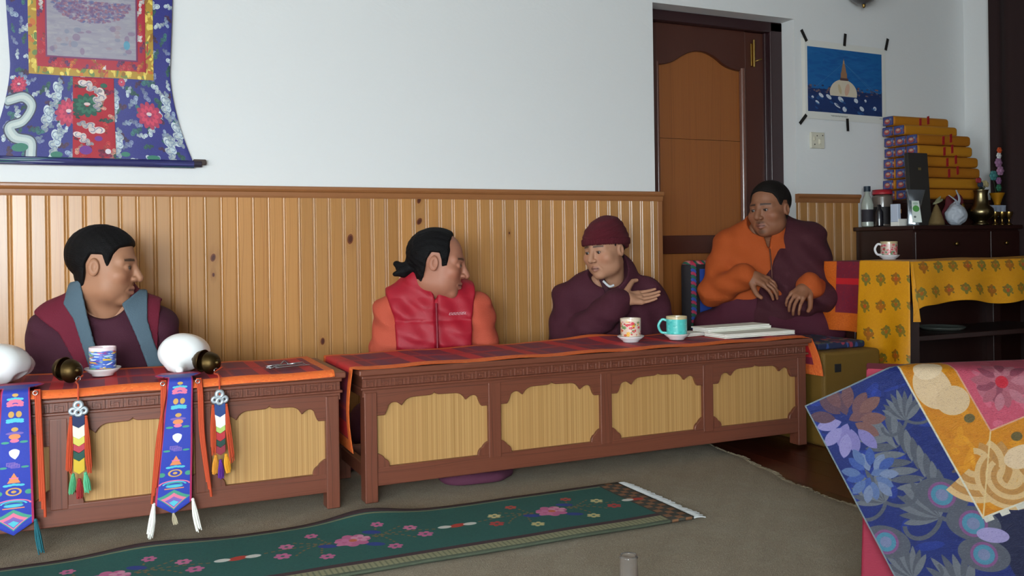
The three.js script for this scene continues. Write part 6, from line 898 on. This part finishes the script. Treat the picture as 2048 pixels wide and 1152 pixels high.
// ---------------------------------------------------------------- man in the knit cap
{
  const P = person('man in maroon robe jacket and knit cap, gesturing with open hand', [1.862, 0.05, 0.215], -0.42);
  const b = { sw: 0.152, ys: 0.49, w: 0.94, lean: 0.06, belly: 0.015 };
  const arms = [{ sh: [-0.158, 0.480, 0.02], el: [-0.185, 0.30, 0.10], wr: [0.005, 0.470, 0.195], cuff: 0.046 }, { sh: [0.158, 0.480, 0.01], el: [0.235, 0.24, 0.04], wr: [0.14, 0.17, 0.07], cuff: 0.044 }];
  const skin = 0xb08064, h = headGeo({ at: [-0.018, 0.676, 0.070], turn: [0.10, -0.80, 0.06], scale: 0.93, neck: [0, 0.545, 0.015], skin, fat: 0.010, brow: 0.8 });
  const hands = [handGeo({ skin, curl: [0.10, 0.12, 0.14, 0.16], spread: 0.0, thumb: [1.0, -0.1], thumbSide: 1, matrix: frame([0.030, 0.488, 0.206], [0.95, 0.06, -0.24], [-0.25, -0.75, -0.6], 0.92) }), handGeo({ skin, curl: [0.5, 0.5, 0.5, 0.5], thumbSide: -1, matrix: frame(arms[1].wr, [-0.5, -0.2, 0.8], [0, 1, 0]) })];
  part(P, 'body', bodyGeo(b, arms, h, hands, skin), skinMat); eyes(P, h);
  part(P, 'hair', shellGeo(h, 0.006, [[0.02, 0.05], [-0.16, 0.05], [-0.16, -0.045], [-0.06, -0.06], [-0.04, -0.03], [-0.034, 0.01], [-0.01, 0.03], [0.012, 0.026], [0.018, -0.004], [0.028, 0.0]], null, 0.004), hairM(0x231d1b), 'short dark hair below the cap');
  const capPoly = [[0.115, 0.040], [0.13, 0.18], [-0.2, 0.18], [-0.2, -0.012], [-0.10, -0.012], [0.0, 0.022]];
  part(P, 'knit_cap', shellGeo(h, 0.016, capPoly, (d, x, y, z) => smin(d, ellD(x, y, z, [0, 0.095, -0.03], [0.062, 0.050, 0.070]), 0.02) + 0.0012 * Math.sin(240 * (y + 0.1 * z)), 0.010, 0.004), std(0x520a1a, 0.95, { bumpMap: T.fuzz, bumpScale: 0.003 }), 'dark maroon knitted cap');
  const capD2 = nets((x, y, z) => { const pl = 0.012 + 0.145 * z + 0.012; let d = Math.abs(cran(x, y, z) - 0.0155) - 0.0045; d = smax(d, Math.abs(y - (0.034 + 0.10 * z)) - 0.015, 0.006); return d + 0.0012 * Math.sin(400 * Math.atan2(x, z) / 6); }, [-0.12, -0.02, -0.14], [0.12, 0.09, 0.12], 0.004).applyMatrix4(h.place); part(P, 'cap_brim', capD2, std(0x520a1a, 0.95, { bumpMap: T.fuzz, bumpScale: 0.003 }));
  const t = torsoD(b, 0.012), A = arms.map(a => armD(a, 0.014, 1.0)), neck = (x, y, z) => capD(x, y, z, [0, 0.52, 0.01], [0.015, 0.60, 0.01], 0.090, 0.082);
  part(P, 'jacket', nets((x, y, z) => { let d = smin(t(x, y, z), neck(x, y, z), 0.04); for (const a of A) d = smin(d, a(x, y, z), 0.018); d += wrinkle(x, y, z, 0.0045, 36); d = smax(d, -capD(x, y, z, [-0.01, 0.60, 0.07], [-0.02, 0.75, 0.07], 0.078, 0.1), 0.008); return smax(d, 0.02 - y, 0.01); }, [-0.36, 0, -0.22], [0.38, 0.68, 0.38], 0.0075), fabric(0x430f22));
  part(P, 'front_seam', nets((x, y, z) => { let d = Math.abs(smin(t(x, y, z), neck(x, y, z), 0.04) - 0.005) - 0.006; d = smax(d, polyD(x, y, [[-0.055, 0.575], [-0.03, 0.575], [0.04, 0.40], [0.04, 0.1], [0.015, 0.1], [0.015, 0.40]]), 0.004); return smax(d, 0.02 - z, 0.004); }, [-0.1, 0.08, 0], [0.1, 0.62, 0.24], 0.006), fabric(0x360b1a));
  part(P, 'robe', nets(robeD(b, 0.018), [-0.42, -0.03, -0.24], [0.42, 0.32, 0.42], 0.011), fabric(0x4a1629));
  part(P, 'shirt_collar', tube([[-0.035, 0.555, 0.128], [-0.012, 0.535, 0.148], [0.004, 0.540, 0.147]], 0.005, 12, 6), std(0xc9ccd0, 0.7), 'sliver of white shirt collar');
}
// ---------------------------------------------------------------- man in orange with the maroon shawl
{
  const P = person('man in orange fleece with maroon shawl over one shoulder, both hands raised', [2.618, 0.296, 0.275], -0.62);
  const b = { sw: 0.156, ys: 0.445, w: 0.96, lean: 0.05, belly: 0.015 };
  const arms = [{ sh: [-0.160, 0.435, 0.02], el: [-0.225, 0.245, 0.095], wr: [-0.105, 0.312, 0.190], cuff: 0.042 }, { sh: [0.160, 0.435, 0.02], el: [0.200, 0.235, 0.07], wr: [0.150, 0.270, 0.195], cuff: 0.042 }];
  const skin = 0x8a5a40, h = headGeo({ at: [0.012, 0.592, 0.062], turn: [0.05, -0.66, 0.04], scale: 0.97, neck: [0.0, 0.48, 0.01], skin, fat: 0.011, brow: 0.9, stubble: 0.5 });
  const hands = [handGeo({ skin, curl: [0.42, 0.46, 0.5, 0.55], spread: 0.1, thumb: [0.4, 0.6], thumbSide: 1, matrix: frame([-0.085, 0.318, 0.204], [0.80, -0.36, 0.35], [0.25, 0.70, 0.60], 0.95) }), handGeo({ skin, curl: [0.55, 0.6, 0.62, 0.66], spread: 0.08, thumb: [0.3, 0.8], thumbSide: -1, matrix: frame([0.135, 0.270, 0.210], [-0.52, -0.45, 0.60], [-0.1, 0.75, 0.6], 0.95) })];
  part(P, 'body', bodyGeo(b, arms, h, hands, skin), skinMat); eyes(P, h);
  const poly = [[0.070, 0.074], [0.10, 0.12], [0.02, 0.17], [-0.17, 0.15], [-0.17, -0.05], [-0.08, -0.075], [-0.042, -0.05], [-0.034, 0.006], [-0.018, 0.034], [0.012, 0.034], [0.022, 0.006], [0.034, 0.010], [0.042, 0.042], [0.054, 0.066]];
  part(P, 'hair', shellGeo(h, 0.007, poly, null, 0.004, 0.004, 0.0006), hairM(0x191513), 'close-cropped black hair');
  const t = torsoD(b, 0.010), A = arms.map(a => armD(a, 0.012, 1.0)), neck = (x, y, z) => capD(x, y, z, [0, 0.46, 0.008], [0, 0.545, 0.02], 0.088, 0.080);
  const fleece = (x, y, z) => { let d = smin(t(x, y, z), neck(x, y, z), 0.04); for (const a of A) d = smin(d, a(x, y, z), 0.02); d += wrinkle(x, y, z, 0.004, 40); d = smax(d, -capD(x, y, z, [-0.012, 0.54, 0.06], [-0.02, 0.70, 0.06], 0.070, 0.1), 0.006); d = smax(d, -smax(polyD(x, y, [[-0.05, 0.60], [0.0, 0.415], [0.035, 0.60]]), 0.03 - z, 0.01), 0.006); return smax(d, 0.15 - y, 0.01); };
  part(P, 'fleece', nets(fleece, [-0.38, 0.04, -0.22], [0.38, 0.6, 0.38], 0.0075), fabric(0xa8480f));
  part(P, 'zip', tube([[0.0, 0.425, 0.150], [0.004, 0.36, 0.168], [0.006, 0.30, 0.172]], 0.0028, 12, 6), std(0x5a2a18, 0.5));
  // shawl over the left shoulder, slanting across the chest
  const sh = (x, y, z) => { let d = smin(t(x, y, z) - 0.010, neck(x, y, z) + 0.01, 0.03); d = smin(d, armD({ sh: arms[1].sh, el: arms[1].el, wr: [0.205, 0.22, 0.15] }, 0.022, 1.12)(x, y, z), 0.05); d = smin(d, capD(x, y, z, [0.05, 0.14, 0.07], [-0.04, 0.10, 0.09], 0.09, 0.08), 0.06); d += wrinkle(x, y, z, 0.005, 34) + 0.004 * Math.sin(60 * (x + y * 0.9)); d = smax(d, polyD(x, y, [[0.062, 0.62], [0.066, 0.50], [0.03, 0.40], [-0.045, 0.26], [-0.075, 0.15], [-0.12, -0.05], [0.5, -0.05], [0.5, 0.62]]), 0.02); return smax(d, 0.004 - y, 0.01); };
  part(P, 'shawl', nets(sh, [-0.16, -0.02, -0.24], [0.40, 0.62, 0.36], 0.0075), fabric(0x3f0c1a), 'dark maroon shawl');
  const lap = (x, y, z) => { let d = smin(robeD(b, 0.02)(x, y, z), capD(Math.abs(x), y, z, [0, 0.085, 0.08], [0.18, 0.085, 0.08], 0.085, 0.075), 0.05); return smax(d + wrinkle(x, y, z, 0.005, 30), 0.003 - y, 0.012); };
  part(P, 'robe', nets(lap, [-0.42, -0.03, -0.24], [0.42, 0.34, 0.42], 0.010), fabric(0x480e24), 'maroon lower robe spread over crossed legs');
}
renderer.render(scene, camera);
